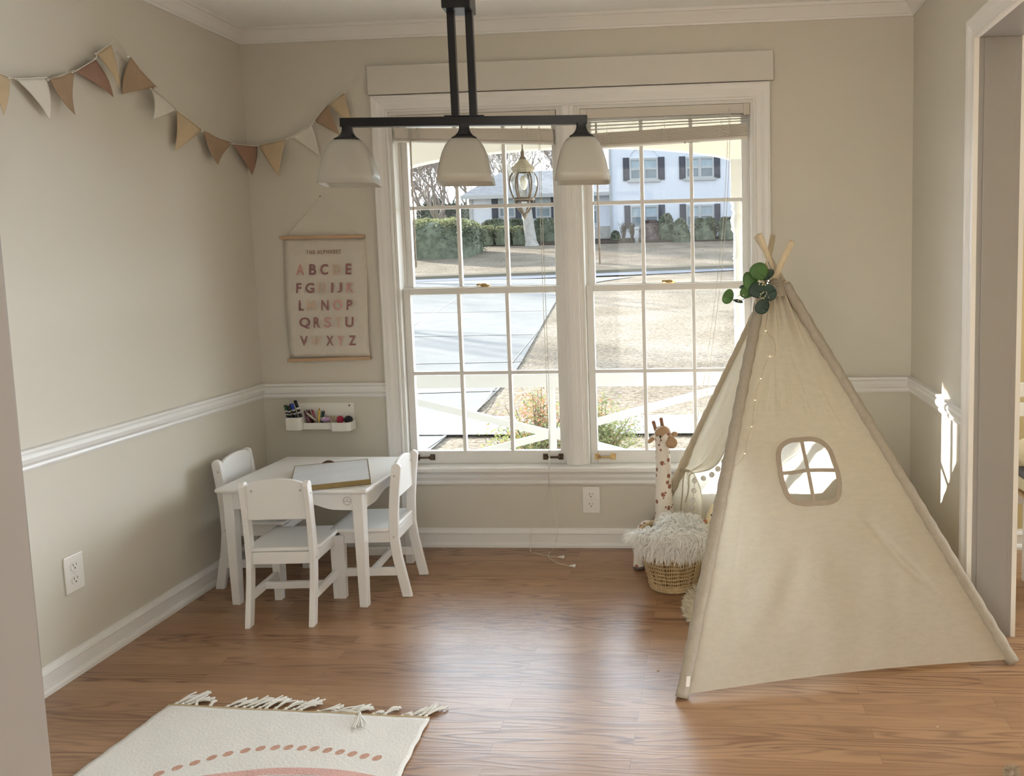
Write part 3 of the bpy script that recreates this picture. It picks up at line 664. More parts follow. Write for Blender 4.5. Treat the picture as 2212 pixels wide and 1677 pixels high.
gl, gf = glyph('THE ALPHABET', .012); pts = []
for u, v in gl: q = PZ(305+325*u, 600-8*u-(36-0*u)*v); q.y = poster_y(q.z)-.0065; pts.append(q)
build('title_lettering', MB().add(pts, gf), M_ttl, po)

# ================================================================ BUNTING
def BZ(zx, zy, off=.03):
    # left wall up to the corner, then the back wall
    px, py = zx/2.765, zy/2.765
    q = onx(px, py, off)
    return q if q.y < -off else ony(px, py, -off)
FL_ = [((-120,395),(52,468),(12,690),1),((90,470),(270,462),(285,715),0),((285,478),(430,432),(440,690),2),((440,425),(565,350),(668,580),3),((570,320),(655,262),(710,528),1),
 ((765,340),(925,522),(722,563),2),((900,530),(1050,655),(908,712),0),((1050,660),(1205,775),(1035,900),1),((1205,785),(1372,858),(1295,985),2),((1380,858),(1535,872),(1500,1042),3),
 ((1545,872),(1710,832),(1668,1055),1),((1745,818),(1865,742),(1915,937),0),((1880,725),(1965,625),(2035,810),2),((1965,625),(2060,550),(2105,745),1)]
bun = thing('hanging_bunting', 'string of paper pennants in ivory, sand, tan and rose across the corner walls', 'bunting', (0.03,-.4,1.8))
flaglab = ['ivory pennant','sand pennant','tan pennant','rose brown pennant']
spts = [BZ(-200,380)]
for i, (a, b, c, ci) in enumerate(FL_):
    A, B, C = BZ(*a, off=.022), BZ(*b, off=.022), BZ(*c, off=.012 if i % 2 else .05)
    nrm = (B-A).cross(C-A).normalized()
    if nrm.dot(CAM-A) < 0: nrm = -nrm
    curl = [.012,.02,-.018,.02,.012,-.02,.016,.012,-.02,.016,.012,-.014,.01,.012][i]
    def fn(u, v, A=A, B=B, C=C, nrm=nrm, curl=curl):
        top = A.lerp(B, u); q = top.lerp(C, v); w = (u-.5)*(1-v)
        return q + nrm*(curl*(math.sin(PI*v)*.6 + (.25-w*w)*1.2 - .3)*.8 + .006)
    mb = MB(); mb.grid(fn, 8, 12); build('pennant', mb, FLAGM[ci], bun, solid=.0012, label=flaglab[ci])
    if i == 5: spts += [BZ(690,215,.012)]
    spts += [A+nrm*.006, B+nrm*.006]
spts += [BZ(2140,465,.004)]
mb = MB(); mb.tube(spts, .0016, n=5); build('string', mb, M_cord, bun)
for i, (a, b, c, ci) in enumerate(FL_):
    for q in (a, b): build('knot', MB().ell(BZ(*q, off=.03), .004, .004, .003, n=8, m=5), M_cord, bun)

# ================================================================ PENDANT LIGHT
LC = Vector((1.405,-1.3,1.742)); yaw = math.radians(4)
lamp = thing('pendant_light', 'black linear pendant lamp with three square frosted glass shades hanging from the ceiling', 'pendant light', (LC.x, LC.y, 1.56), 0)
MY = Matrix.Translation(LC) @ Matrix.Rotation(yaw, 4, 'Z') @ Matrix.Rotation(math.radians(.6), 4, 'Y')
HB = .362
build('beam', MB().box((-HB,-.012,-.013),(HB,.012,.013), M=MY), M_black, lamp, bev=.0015)
build('mount_plate', MB().box((-.055,-.014,.013),(.06,.014,.016), M=MY), M_black, lamp)
MT = MY @ Matrix.Rotation(math.radians(-.9), 4, 'Y')
for sx in (-.024, .029):
    build('rod', MB().box((sx-.0105,-.0105,.014),(sx+.0105,.0105,.345), M=MT), M_black, lamp, bev=.0015)
build('canopy', MB().box((-.041,-.041,.312),(.041,.041,.694), M=MT), M_black, lamp, bev=.002)
def sqprof(a, w, rr):
    # rounded-square radius at angle a for half-width w
    p = 2+6*rr; return w/((abs(math.cos(a))**p+abs(math.sin(a))**p)**(1/p))
for k, (sx, tw) in enumerate(((-HB+.018, 9), (0, 7), (HB-.018, 4))):
    M = MY @ Matrix.Translation((sx,0,-.013)); M = Matrix.Translation(M.translation) @ Matrix.Rotation(yaw+math.radians(tw), 4, 'Z')
    prof = [(.0145,.004),(.0145,-.006),(.016,-.014),(.02,-.022),(.027,-.03),(.036,-.036),(.036,-.039),(.02,-.039)]
    mb = MB(); n = 40; vs = []
    for rr, z in prof:
        for j in range(n): a = 2*PI*j/n; R_ = sqprof(a, rr, .75); vs.append(M @ Vector((R_*math.cos(a), R_*math.sin(a), z)))
    mb.add(vs, [(i*n+j, i*n+(j+1)%n, (i+1)*n+(j+1)%n, (i+1)*n+j) for i in range(len(prof)-1) for j in range(n)], 0, True)
    build('socket_cup', mb, M_black, lamp)
    prof = [(.02,-.037),(.034,-.038),(.043,-.044),(.053,-.058),(.063,-.082),(.0705,-.11),(.077,-.142),(.0815,-.168),(.0785,-.168),(.074,-.142),(.0675,-.11),(.06,-.082),(.05,-.06),(.04,-.047),(.02,-.042)]
    mb = MB(); n = 56; vs = []
    for rr, z in prof:
        for j in range(n): a = 2*PI*j/n; R_ = sqprof(a, rr, min(1.2, .35+max(0, rr-.035)*32)); vs.append(M @ Vector((R_*math.cos(a), R_*math.sin(a), z)))
    mb.add(vs, [(i*n+j, i*n+(j+1)%n, (i+1)*n+(j+1)%n, (i+1)*n+j) for i in range(len(prof)-1) for j in range(n)], 0, True)
    sh = build('glass_shade', mb, M_shade, lamp)
    build('bulb', MB().ell(M.translation+Vector((0,0,-.122)), .027, .027, .034), mat('bulb_glass', lin((238,234,224)), .2), lamp)

# ================================================================ TEEPEE
foot = {'FL': Vector((2.013,-1.348,0)), 'FR': Vector((3.079,-1.09,0)), 'BL': Vector((1.785,-.05,0)), 'BR': Vector((2.86,-.06,0))}
tipp = {'FL': (1669,510,-.575), 'FR': (1633,511,-.61), 'BL': (1711,522,-.75), 'BR': (1640,507,-.74)}
tip = {k: ony(*v) for k, v in tipp.items()}
def L(k, z):
    a, b = foot[k], tip[k]; return a.lerp(b, z/b.z)
CEN = sum(foot.values(), Vector())/4
tee = thing('play_teepee', 'natural cotton play teepee with a cut-out window and tied-back door flap', 'play tent', (CEN.x, CEN.y, 0))
for k in ('FL','FR','BL','BR'):
    build('pole', MB().tube([L(k,.01), tip[k]], .011, n=14), M_pole, tee)
    mb = MB(); pts = []; rad = []
    n = 90; ztop = 1.225 if k in ('FR','FL') else 1.2
    for i in range(n+1):
        z = .004 + (ztop-.004)*i/n; pts.append(L(k, z)); rad.append(.0198 + .0014*math.sin(z*230+3*math.sin(z*41))*noise.noise(Vector((z*9, ord(k[1])*2., 5))) + .0012*noise.noise(Vector((z*26, ord(k[0])*3.1, ord(k[1])))) + .0012*math.sin(z*110+ord(k[1])))
    mb.tube(pts, rad, n=14); build('pole_sleeve', mb, M_cotton if k == 'BL' else M_sleeve, tee)  # BL gets the paler cloth, its window light put into the colour
ZT = 1.222
def crease(u, v, seed):
    # pressed-in fold lines that never ironed out
    d = 0.
    for k, (u0, v0, u1, v1, a) in enumerate(((.58,.52,.9,.86,.006),(.52,.05,.63,.62,.005),(.36,.1,.34,.8,.004),(.7,.2,.97,.75,.005),(.15,.2,.1,.9,.004),(.45,.0,.47,.5,.004))):
        u0 += .03*math.sin(seed*3+k); du, dv = u1-u0, v1-v0; t = max(0, min(1, ((u-u0)*du+(v-v0)*dv)/(du*du+dv*dv))); w = .012*math.sin(t*7+k)
        dist = abs((u-u0)*dv-(v-v0)*du)/math.hypot(du,dv) if 0 < t < 1 else 9; d += 1.5*a*math.exp(-((dist+w)/.010)**2)*math.sin(PI*t)
    return d
def face(a, b, amp=.016, belly=.02, seed=0, hem=.012, zt=ZT, flat=None):
    A0, B0 = foot[a], foot[b]; nrm = (B0-A0).cross(L(a,1)-A0).normalized()
    if nrm.dot(A0-CEN) < 0: nrm = -nrm
    def fn(u, v):
        z = zt + (hem-zt)*v
        if v > .9: z += .012*math.sin(PI*u)*((v-.9)*10)
        q = L(a, z).lerp(L(b, z), u)
        e = math.sin(PI*u)**.6
        fold = amp*(math.sin(u*19+seed)*.6+math.sin(u*33+seed*2.3+v*1.5)*.4)*(1.05-v)*e
        wr = .004*noise.noise(Vector((u*5+seed, v*4-u*2, seed)))*e + .0025*noise.noise(Vector((u*11+v*7, v*3+seed, 1.7)))*e
        bl = -belly*math.sin(PI*u)*math.sin(PI*min(1, v*.97))
        o = fold+wr*3.6+crease(u,v,seed)*e+bl+.006
        if flat: k = smoothstep(.155, .28, (q-flat).length); o = o*k - .012*(1-k)
        return q + nrm*o
    return fn, nrm
# front panel with its cut-out window
_, fn_ = face('FL', 'FR')
P0 = (foot['FL']+foot['FR']+tip['FL'])/3; P0 = L('FL', .6).lerp(L('FR', .6), .5)
e1 = (foot['FR']-foot['FL']).normalized(); e2 = fn_.cross(e1)
def wz(zx, zy): return onplane(1660+zx/9.317, 930+zy/9.317, P0-fn_*.012, fn_)
loop = [(200,520),(250,330),(420,215),(640,188),(860,178),(1060,235),(1220,390),(1320,640),(1390,850),(1428,1100),(1400,1330),(1260,1440),(940,1468),(740,1475),(540,1440),(400,1330),(310,1130),(250,900)]
LP = [wz(*q) for q in loop]; ff, _ = face('FL', 'FR', seed=.7, flat=wz(810,830)+fn_*.012)
P2 = [((q-P0).dot(e1), (q-P0).dot(e2)) for q in LP]
def inside(x, y, P):
    c = False; j = len(P)-1
    for i in range(len(P)):
        if (P[i][1] > y) != (P[j][1] > y) and x < (P[j][0]-P[i][0])*(y-P[i][1])/(P[j][1]-P[i][1])+P[i][0]: c = not c
        j = i
    return c
def keep(u, v):
    q = ff(u, v)-P0; return not inside(q.dot(e1), q.dot(e2), P2)
mb = MB(); mb.grid(ff, 130, 170, keep=keep); build('front_panel', mb, M_cotton, tee)
def front_at(q):
    # nearest point of the cloth along its normal
    z = q.z; a, b = L('FL', z), L('FR', z); u = (q-a).dot((b-a).normalized())/(b-a).length; v = (ZT-z)/(ZT-.012); return ff(max(0,min(1,u)), max(0,min(1,v)))
def tape(pts, w, closed=False, off=.003, wav=0.):
    P = [Vector(p) for p in pts]
    if closed:
        m_ = len(P); S = bez(P[-2:]+P+P[:3], (m_+4)*6); S = S[12:12+m_*6+1]
    else: S = bez(P, len(P)*6)
    mb = MB(); n = len(S); vs = []
    for i, p in enumerate(S):
        t = (S[min(i+1,n-1)]-S[max(i-1,0)]).normalized(); sd = t.cross(fn_).normalized()
        q = p - fn_*(p-P0).dot(fn_)
        for s, o in ((-1,0),(-1,1),(1,1),(1,0)): vs.append(q + sd*s*w/2 + fn_*((ff_off)+off*o))
    mb.add(vs, [(i*4+j, i*4+(j+1)%4, i*4+4+(j+1)%4, i*4+4+j) for i in range(n-1) for j in range(4)] + [(0,1,2,3), (n*4-1,n*4-2,n*4-3,n*4-4)])
    return mb
ff_off = -.0125
wf = build('window_binding', tape(LP, .0165, True), M_tape, tee)
build('window_bar', tape([wz(665,200), wz(730,520), wz(800,830), wz(920,1455)], .0125, off=.002), M_tape, tee)
build('window_bar', tape([wz(225,868), wz(500,850), wz(770,808), wz(1100,800), wz(1395,806)], .0125, off=.0025), M_tape, tee)
# right and rear panels
fr_, _ = face('FR', 'BR', seed=2.1); mb = MB(); mb.grid(fr_, 50, 70); build('side_panel', mb, M_cotton, tee)
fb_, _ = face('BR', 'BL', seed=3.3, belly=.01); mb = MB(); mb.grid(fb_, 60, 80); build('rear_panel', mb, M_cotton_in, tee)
# door side: closed above, the flap gathered to a tie at the rear pole below
qa = ony(1574,946,-.95); zs = L('FL', .5).z
best = min([i/400 for i in range(100, 440)], key=lambda z: abs((RM @ (L('FL',z)-CAM))[1]/(RM @ (L('FL',z)-CAM))[2]*FPX+CY-948)); E0 = L('FL', best)
TIE = ony(1498,1022,-.285); TB = ony(1519,1132,-.24)
edge = bez([E0, ony(1566,972,-1.0).lerp(ony(1566,972,-.6),.35), ony(1551,1000,-.68), ony(1531,1015,-.48), TIE], 40)
tail = bez([TIE, ony(1512,1055,-.27), ony(1518,1095,-.25), TB], 16)
nl = Vector((-.97,-.2,.1)).normalized()
def flap(u, v):
    # v: 0 top .. .45 where the split starts .. .75 the tie .. 1 the loose end
    zb_, z0 = best, ZT
    if v < .45:
        z = z0+(best-z0)*(v/.45); a, b = L('BL', z), L('FL', z); g = 1.
    elif v < .75:
        t = (v-.45)/.3; z = best + (TIE.z+.004-best)*t; a = L('BL', z); b = edge[min(len(edge)-1, int(t*(len(edge)-1)))]; g = 1-.55*t
    else:
        t = (v-.75)/.25; z = TIE.z + (TB.z-TIE.z)*t; a = L('BL', z); b = tail[min(len(tail)-1, int(t*(len(tail)-1)))]; g = .45+.5*t
    w = math.sin(PI*u)**.7
    f = (.012*math.sin(u*17+v*3)+.006*math.sin(u*37+1))*w*g*(.5+v)
    if .66 < v < .84: f *= 1.3
    return a.lerp(b, u) + nl*f
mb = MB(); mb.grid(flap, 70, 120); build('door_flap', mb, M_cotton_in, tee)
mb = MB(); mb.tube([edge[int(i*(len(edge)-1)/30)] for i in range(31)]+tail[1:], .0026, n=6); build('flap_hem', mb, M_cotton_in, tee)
# tie band with its hanging ends
mb = MB(); s0 = L('BL', TIE.z+.01); mb.tube(bez([s0, s0.lerp(TIE,.5)+Vector((-.02,-.03,.015)), TIE+Vector((0,-.006,.005))], 14), .0045, n=6)
mb.tube(bez([TIE, ony(1482,1017,-.3), ony(1476,1035,-.3), ony(1474,1065,-.29), ony(1470,1103,-.28)], 24), .0028, n=6)
mb.tube(bez([TIE, ony(1489,1028,-.3), ony(1487,1060,-.29), ony(1480,1086,-.285)], 18), .0026, n=6); build('tie_back', mb, M_cotton, tee)
for q in ((1576,950),(1564,997),(1551,1013.5),(1537.5,1026),(1519.5,1033.5),(1500,1039),(1499,1060.5),(1497,1081),(1494,1097)):
    yy = -.62 if q[0] > 1560 else (-.5 if q[0] > 1530 else (-.36 if q[0] > 1510 else -.3))
    p = ony(q[0], q[1], yy); mb = MB(); mb.ell(p, .0112, n=12, m=8); build('pompom', mb, mat('pompom_wool', lin((246,243,236)), .95, .1, bump=.5, bs=200, transl=.3), tee)
mb = MB(); mb.tube([ony(1500,1030,-.3), ony(1499,1060,-.3), ony(1494,1100,-.3)], .0015, n=5); build('pompom_string', mb, M_cord, tee)
# gathered collar and lashing at the top
ap = Vector((sum(L(k,1.2).x for k in foot)/4, sum(L(k,1.2).y for k in foot)/4, 1.2))
mb = MB(); n = 64
def colr(u, v):
    a = 2*PI*u; z = 1.185+.06*v; ctr_ = Vector((sum(L(k,z).x for k in foot)/4, sum(L(k,z).y for k in foot)/4, z))
    rr = (.044-.018*v+.012*max(0, v-.75)*4)*(1+.10*math.sin(a*11+v*3)+.05*math.sin(a*19)); return ctr_+Vector((math.cos(a)*rr*1.05, math.sin(a)*rr*1.05, .006*math.sin(a*7)*v))
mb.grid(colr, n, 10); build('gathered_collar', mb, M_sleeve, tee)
mb = MB()
for j in range(3):
    mb.tube([ap+Vector((math.cos(2*PI*i/20)*.034, math.sin(2*PI*i/20)*.034, .022+.007*j+.006*math.sin(2*PI*i/20+j))) for i in range(21)], .0034, n=6, caps=False)
for (a, b, c) in (((1672,590),(1664,578),(1659,566)), ((1668,592),(1675,575),(1671,563)), ((1660,583),(1650,588),(1643,590))):
    mb.tube(bez([ony(*a,-.735), ony(*b,-.745), ony(*c,-.742)], 10), .0028, n=6)
mb.tube(bez([ony(1672,612,-.74), ony(1690,600,-.74), ony(1682,596,-.74), ony(1684,607,-.74)], 16), .0028, n=6)
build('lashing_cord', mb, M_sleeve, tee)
# white sewn-in care tag near the front foot
q = L('FL', .055); mb = MB(); mb.box((-.006,-.0275,-.016),(.006,-.0255,.016), M=Matrix.Translation(q) @ Matrix.Rotation(.3,4,'Z') @ Matrix.Rotation(.12,4,'Y')); build('care_tag', mb, M_plastic, tee)

# ---- eucalyptus sprig tied to the top
SG = lambda zx, zy, y: ony(1540+zx/7.985, 490+zy/7.985, y)
spr = thing('eucalyptus_sprig', 'faux eucalyptus sprig of round green leaves tied at the top of the teepee', 'foliage', SG(900,1000,-.8))
def leaf(zx, zy, rx, ry, rot, y, dark, tiltx=0., tilty=0., cup=.1):
    c = SG(zx, zy, y); k = 1.13/7.985/545; rx *= k; ry *= k
    M = Matrix.Translation(c) @ Euler((tiltx, tilty, 0)).to_matrix().to_4x4() @ Matrix.Rotation(rot, 4, 'Y')
    def fn(u, v):
        a = 2*PI*u; s = .92+.08*math.cos(a); x = rx*v*math.cos(a)*s; z = ry*v*math.sin(a)*(1+.12*math.sin(a)); return M @ Vector((x, -cup*(x*x+z*z)/max(rx,ry)+.12*abs(x), z))
    mb = MB(); mb.grid(fn, 24, 5); build('leaf', mb, M_leafB if dark else M_leafA, spr, solid=.0008)
leaf(775,775,135,125,.5,-.80,0,.15,.3); leaf(645,985,110,150,-.5,-.79,0,-.2,.2); leaf(570,1145,100,82,.2,-.775,0,.1,-.2); leaf(748,1105,122,108,.3,-.815,1,.1,.1)
leaf(968,1150,104,120,-.2,-.812,1,0,-.2); leaf(838,1385,100,112,.5,-.82,1,.1,.1); leaf(250,1215,80,108,.15,-.79,0,.1,.25); leaf(925,830,70,105,.6,-.795,1,.3,.4); leaf(500,1040,45,22,-.5,-.77,1); leaf(430,1285,75,24,.25,-.785,1)
mb = MB(); mb.tube(bez([SG(1040,900,-.765), SG(900,1000,-.79), SG(760,1060,-.795), SG(560,1230,-.79), SG(440,1285,-.785), SG(340,1260,-.787)], 30), .0014, n=5)
mb.tube(bez([SG(900,1000,-.79), SG(890,1180,-.805), SG(850,1320,-.812)], 14), .0012, n=5); mb.tube(bez([SG(920,960,-.79), SG(820,860,-.795), SG(720,820,-.797)], 14), .0012, n=5); build('stem', mb, M_leafB, spr)
for (x, y_, w, h, n) in ((850,960,70,50,10),(885,1185,80,60,14),(490,1230,60,60,8)):
    mb = MB()
    for i in range(n): mb.ell(SG(x+rnd.uniform(-w,w), y_+rnd.uniform(-h,h), -.828+rnd.uniform(-.006,.006)), .0021, n=7, m=5)
    build('seed_cluster', mb, M_seed, spr)
mb = MB(); mb.tube(bez([SG(760,1190,-.77), SG(735,1260,-.775), SG(745,1340,-.78), SG(780,1370,-.79)], 14), .0026, n=6); build('hook', mb, M_pole, spr)

# ---- fairy lights over the front of the teepee
fl = thing('fairy_lights', 'fine copper wire of tiny warm lights draped down the front of the teepee', 'string lights', L('FL', .9))
LED = [(1660,607),(1658,612),(1654.7,715),(1663,770),(1643.5,818.6),(1631,865),(1624,922),(1609,980.5),(1581,1009.5)]
def onfront(px, py, o=.006):
    q = onplane(px, py, P0, fn_); 
    for _ in range(3):
        c = front_at(q); q = onplane(px, py, c+fn_*o, fn_)
    return q
wp = [onfront(*q) for q in ((1668,640),(1655,690),(1654.7,715),(1672,735),(1675,765),(1663,771),(1652,790),(1643.5,818.6),(1634,845),(1631,865),(1628,895),(1624,922),(1613,955),(1609,980.5),(1596,1000),(1581,1009.5))]
mb = MB(); mb.tube(bez(wp, 90), .0006, n=4); build('wire', mb, M_wire, fl)
for q in LED[2:]: build('light_bulb', MB().ell(onfront(*q, o=.005), .0013, n=8, m=6), M_led, fl)
for q in LED[:2]: build('light_bulb', MB().ell(ony(q[0], q[1], -.832), .002, n=8, m=6), M_led, fl)
build('light_bulb', MB().ell(ony(1526,1181,-.33), .0016, n=8, m=6), M_led, fl)

# ================================================================ GIRAFFE, TEDDY, BASKET
GY = -.255
G = lambda px, py, y=GY: ony(px, py, y)
gir = thing('giraffe_plush', 'tall plush giraffe with brown spots standing behind the basket', 'soft toy', (1.86, GY, 0))
mb = MB()
neck = [G(1437,1150), G(1436,1118), G(1434.5,1080), G(1433.5,1040), G(1432.5,1000), G(1431,965), G(1429,940)]
mb.tube(neck, [.056,.0425,.0375,.0345,.0325,.030,.029], n=18)
mb.ell(G(1430,936), .033, .034, .034)                     # skull
mb.ell(G(1440,946,GY-.02), .026, .026, .024)              # cheek towards the muzzle
mb.ell(G(1416,1150), .06, .052, .052)                     # trunk
mb.ell(G(1398,1147), .042, .046, .046); mb.ell(G(1436,1160), .05, .05, .055)
for (x, y) in ((1.792,GY-.03),(1.80,GY+.03),(1.905,GY-.03),(1.91,GY+.03)):
    mb.tube([(x+.012,y,.17),(x+.006,y,.09),(x,y,.03),(x,y-.004,.004)], [.03,.026,.024,.026], n=12)
body = build('body', fuse(mb, .005, 5), M_spot, gir)
build('muzzle', fuse(MB().ell(G(1450.5,957,GY-.034), .0262, .024, .0245).ell(G(1447,948,GY-.03), .018, .018, .018), .004, 4), M_tan, gir)
mb = MB(); mb.grid(lambda u, v: (lambda c, a, t: c + Matrix.Rotation(.15,3,'Y') @ Matrix.Rotation(.4,3,'X') @ Vector((.0352*math.sin(t)*math.cos(a), .0362*math.sin(t)*math.sin(a)-.002, .0362*math.cos(t))))(G(1431.5,937.5), 2*PI*u, v*1.32), 20, 8)
build('forehead_patch', mb, M_tan, gir)
for (b, t_) in (((1417,930),(1411.5,912)), ((1431,922),(1428,905))):
    mb = MB(); p0, p1 = G(*b), G(*t_); mb.tube([p0, p0.lerp(p1,.6), p1, p1+(p1-p0).normalized()*.005], [.0075,.0068,.0078,.004], n=10); build('horn', mb, M_horn, gir)
for (b, t_, s) in (((1415,942),(1402,955),-1), ((1452,938),(1462,938),1)):
    p0, p1 = G(*b), G(*t_); ax = (p1-p0); M = ax.to_track_quat('X','Z').to_matrix()
    e = build('ear', MB().ell((p0+p1)/2, ax.length*.72, .007, .0105, M=M), M_spot if s < 0 else M_tan, gir)
    build('inner_ear', MB().ell(p0.lerp(p1,.68)+Vector((0,-.005,0)), ax.length*.48, .005, .0085, M=M), M_tan, e)
mb = MB(); p = G(1426.5,944.5,GY-.036)
mb.ell(p, .0042, .003, .0062, n=10, m=6)
for k in range(3): mb.tube([p+Vector((-.002+.002*k,-.002,.003)), p+Vector((-.005+.004*k,-.003,.010))], .0008, n=4)
build('eye', mb, M_eye, gir)
mb = MB(); mb.ell(G(1447,943,GY-.004), .0035, .003, .005, n=10, m=6); build('eye', mb, M_eye, gir)
mb = MB()
for q in ((1446,946),(1452,945)): mb.ell(G(q[0],q[1],GY-.053), .0022, .0015, .0014, n=8, m=5)
build('nostril', mb, M_horn, gir)
for (x, y) in ((1.792,GY-.032),): build('hoof', MB().ell((x,y-.002,.012), .0265, .0265, .012), mat('hoof_grey', lin((110,98,92)), .9), gir)

bx, by = 1.948, -.463
bsk = thing('storage_basket', 'round woven seagrass basket holding a white fur throw beside the teepee', 'basket', (bx, by, 0))
BP = [(.088,.0),(.094,.012),(.104,.05),(.114,.09),(.123,.135),(.128,.18),(.130,.215),(.128,.232)]
def brad(z):
    for (a, b), (c, d) in zip(BP, BP[1:]):
        if z <= d: return a+(c-a)*(z-b)/(d-b)
    return BP[-1][0]
mb = MB(); M0 = Matrix.Translation((bx,by,0))
mb.lathe([(.0,.006)]+[(a-.006, b+.004) for a, b in BP], 40, M=M0); build('inner_shell', mb, M_straw_d, bsk)  # darker shell added inside, paints the shade seen through the weave
mb = MB(); nv = 96
for i in range(nv):
    if i % 8 == 5: continue
    a = 2*PI*i/nv + rnd.uniform(-.008,.008)
    mb.tube([(bx+(brad(z)+.0006*(1 if j % 2 else -1))*math.cos(a+.02*math.sin(z*40+i)), by+(brad(z)+.0006*(1 if j % 2 else -1))*math.sin(a+.02*math.sin(z*40+i)), z) for j, z in enumerate([.016+.2*k/10 for k in range(11)])], .0017, n=5, caps=False)
z = .03; k = 0
while z < .21:
    for dz in (0, .0042):
        mb.tube([(bx+(brad(z+dz)+.0022*(1 if i % 2 else .2))*math.cos(2*PI*i/48), by+(brad(z+dz)+.0022*(1 if i % 2 else .2))*math.sin(2*PI*i/48), z+dz+.0012*math.sin(i*1.3+k)) for i in range(49)], .0014, n=5, caps=False)
    z += .0165; k += 1
build('woven_wall', mb, M_straw, bsk)
def braid(mb, R_, z, th, n=72):
    for ph in (0, 2*PI/3, 4*PI/3):
        mb.tube([(bx+(R_+th*.6*math.cos(a*26+ph))*math.cos(a), by+(R_+th*.6*math.cos(a*26+ph))*math.sin(a), z+th*.6*math.sin(a*26+ph)) for a in [2*PI*i/(n*3) for i in range(n*3+1)]], th*.62, n=5, caps=False)
mb = MB(); braid(mb, .0905, .008, .0065); braid(mb, .096, .02, .005); build('base_coil', mb, M_straw, bsk)
mb = MB(); braid(mb, .128, .232, .0085); braid(mb, .1285, .22, .006); build('rim', mb, M_straw, bsk)
mb = MB()
for a in (.1, PI+.1):
    c = Vector((bx+.131*math.cos(a), by+.131*math.sin(a), .222)); tg = Vector((-math.sin(a), math.cos(a), 0)); up = Vector((math.cos(a)*.35, math.sin(a)*.35, -1)).normalized()
    mb.tube([c+tg*(.032*math.cos(t))+up*(.026*math.sin(t)) for t in [PI*i/14 for i in range(15)]], .005, n=7)
build('handle', mb, M_straw, bsk)

def strands(mb, emit, n, ln, wd, stiff=.5, grav=1., seed=1, wave=.3, segs=5):
    # long pile: n tapering locks leaving emit(i) -> (point, direction) and falling under gravity
    rg = random.Random(seed)
    for i in range(n):
        p, d = emit(rg); p = Vector(p); d = Vector(d).normalized(); l = ln*rg.uniform(.6,1.2); w = wd*rg.uniform(.6,1.3); sd = d.cross(Vector((rg.uniform(-1,1),rg.uniform(-1,1),rg.uniform(-1,1)))).normalized()
        vs = []; ph = rg.uniform(0,6)
        for k in range(segs+1):
            t = k/segs; ww = w*(1-t)**.6
            vs += [p-sd*ww, p+sd*ww]; d2 = (d*stiff+Vector((wave*math.sin(ph+t*5)*.5, wave*math.cos(ph*1.3+t*4)*.5, -grav*t))).normalized(); p = p+d2*(l/segs)
            d = d2
        mb.add(vs, [(2*k, 2*k+1, 2*k+3, 2*k+2) for k in range(segs)], 0, True)
thr = thing('fur_throw', 'shaggy white faux fur throw spilling over the woven basket', 'throw blanket', (bx+.02, by, .24))
mb = MB()
blobs = [((bx+.05,by+.0,.236),(.072,.085,.05)), ((bx+.0,by+.0,.24),(.055,.07,.048)), ((bx+.09,by-.02,.226),(.045,.075,.042)), ((bx-.03,by-.08,.23),(.06,.045,.032)), ((bx-.095,by-.08,.236),(.045,.034,.018)), ((bx+.03,by-.11,.22),(.082,.036,.046)), ((bx-.055,by-.108,.222),(.05,.032,.034)), ((bx+.1,by-.07,.22),(.036,.05,.04))]
for c, rr in blobs: mb.ell(c, *rr)
mb0 = fuse(mb, .007, 3); build('backing', mb0, M_fur, thr)
tri = []
V0 = [Vector(q) for q in mb0.v]
for f in mb0.f:
    c = sum((V0[i] for i in f), Vector())/len(f); nn = (V0[f[1]]-V0[f[0]]).cross(V0[f[-1]]-V0[f[0]]).normalized()
    if c.z > .17: tri.append((c, nn))
def emit(rg):
    c, nn = rg.choice(tri); o = Vector((rg.uniform(-.006,.006), rg.uniform(-.006,.006), rg.uniform(-.004,.004)))
    out = Vector((c.x-bx, c.y-by, 0)); out = out.normalized() if out.length > .01 else Vector((0,-1,0))
    d = nn*.55 + out*.5 + Vector((.15*math.sin(c.x*60+c.y*30), .15*math.cos(c.y*70), 0))
    return c+o, d
mb = MB(); strands(mb, emit, 2600, .06, .0036, .5, 1.3, 3, .8)
def emit2(rg):
    a = rg.uniform(-PI*1.02, .25); R_ = .134; z = .195+rg.uniform(-.02,.03)
    return (bx+R_*math.cos(a), by+R_*math.sin(a), z), (math.cos(a)*.6, math.sin(a)*.6, -.4)
strands(mb, emit2, 700, .055, .0036, .6, 1.5, 5, .6)
q = ony(1378,1158,by-.1)
def emit3(rg): return q+Vector((rg.uniform(-.035,.04), rg.uniform(-.02,.02), rg.uniform(-.014,.016))), (rg.uniform(-1,.15), -.4, rg.uniform(-.3,.5))
strands(mb, emit3, 220, .045, .0024, .7, 1.0, 9, .5)
build('long_pile', mb, M_fur, thr, kind='stuff')

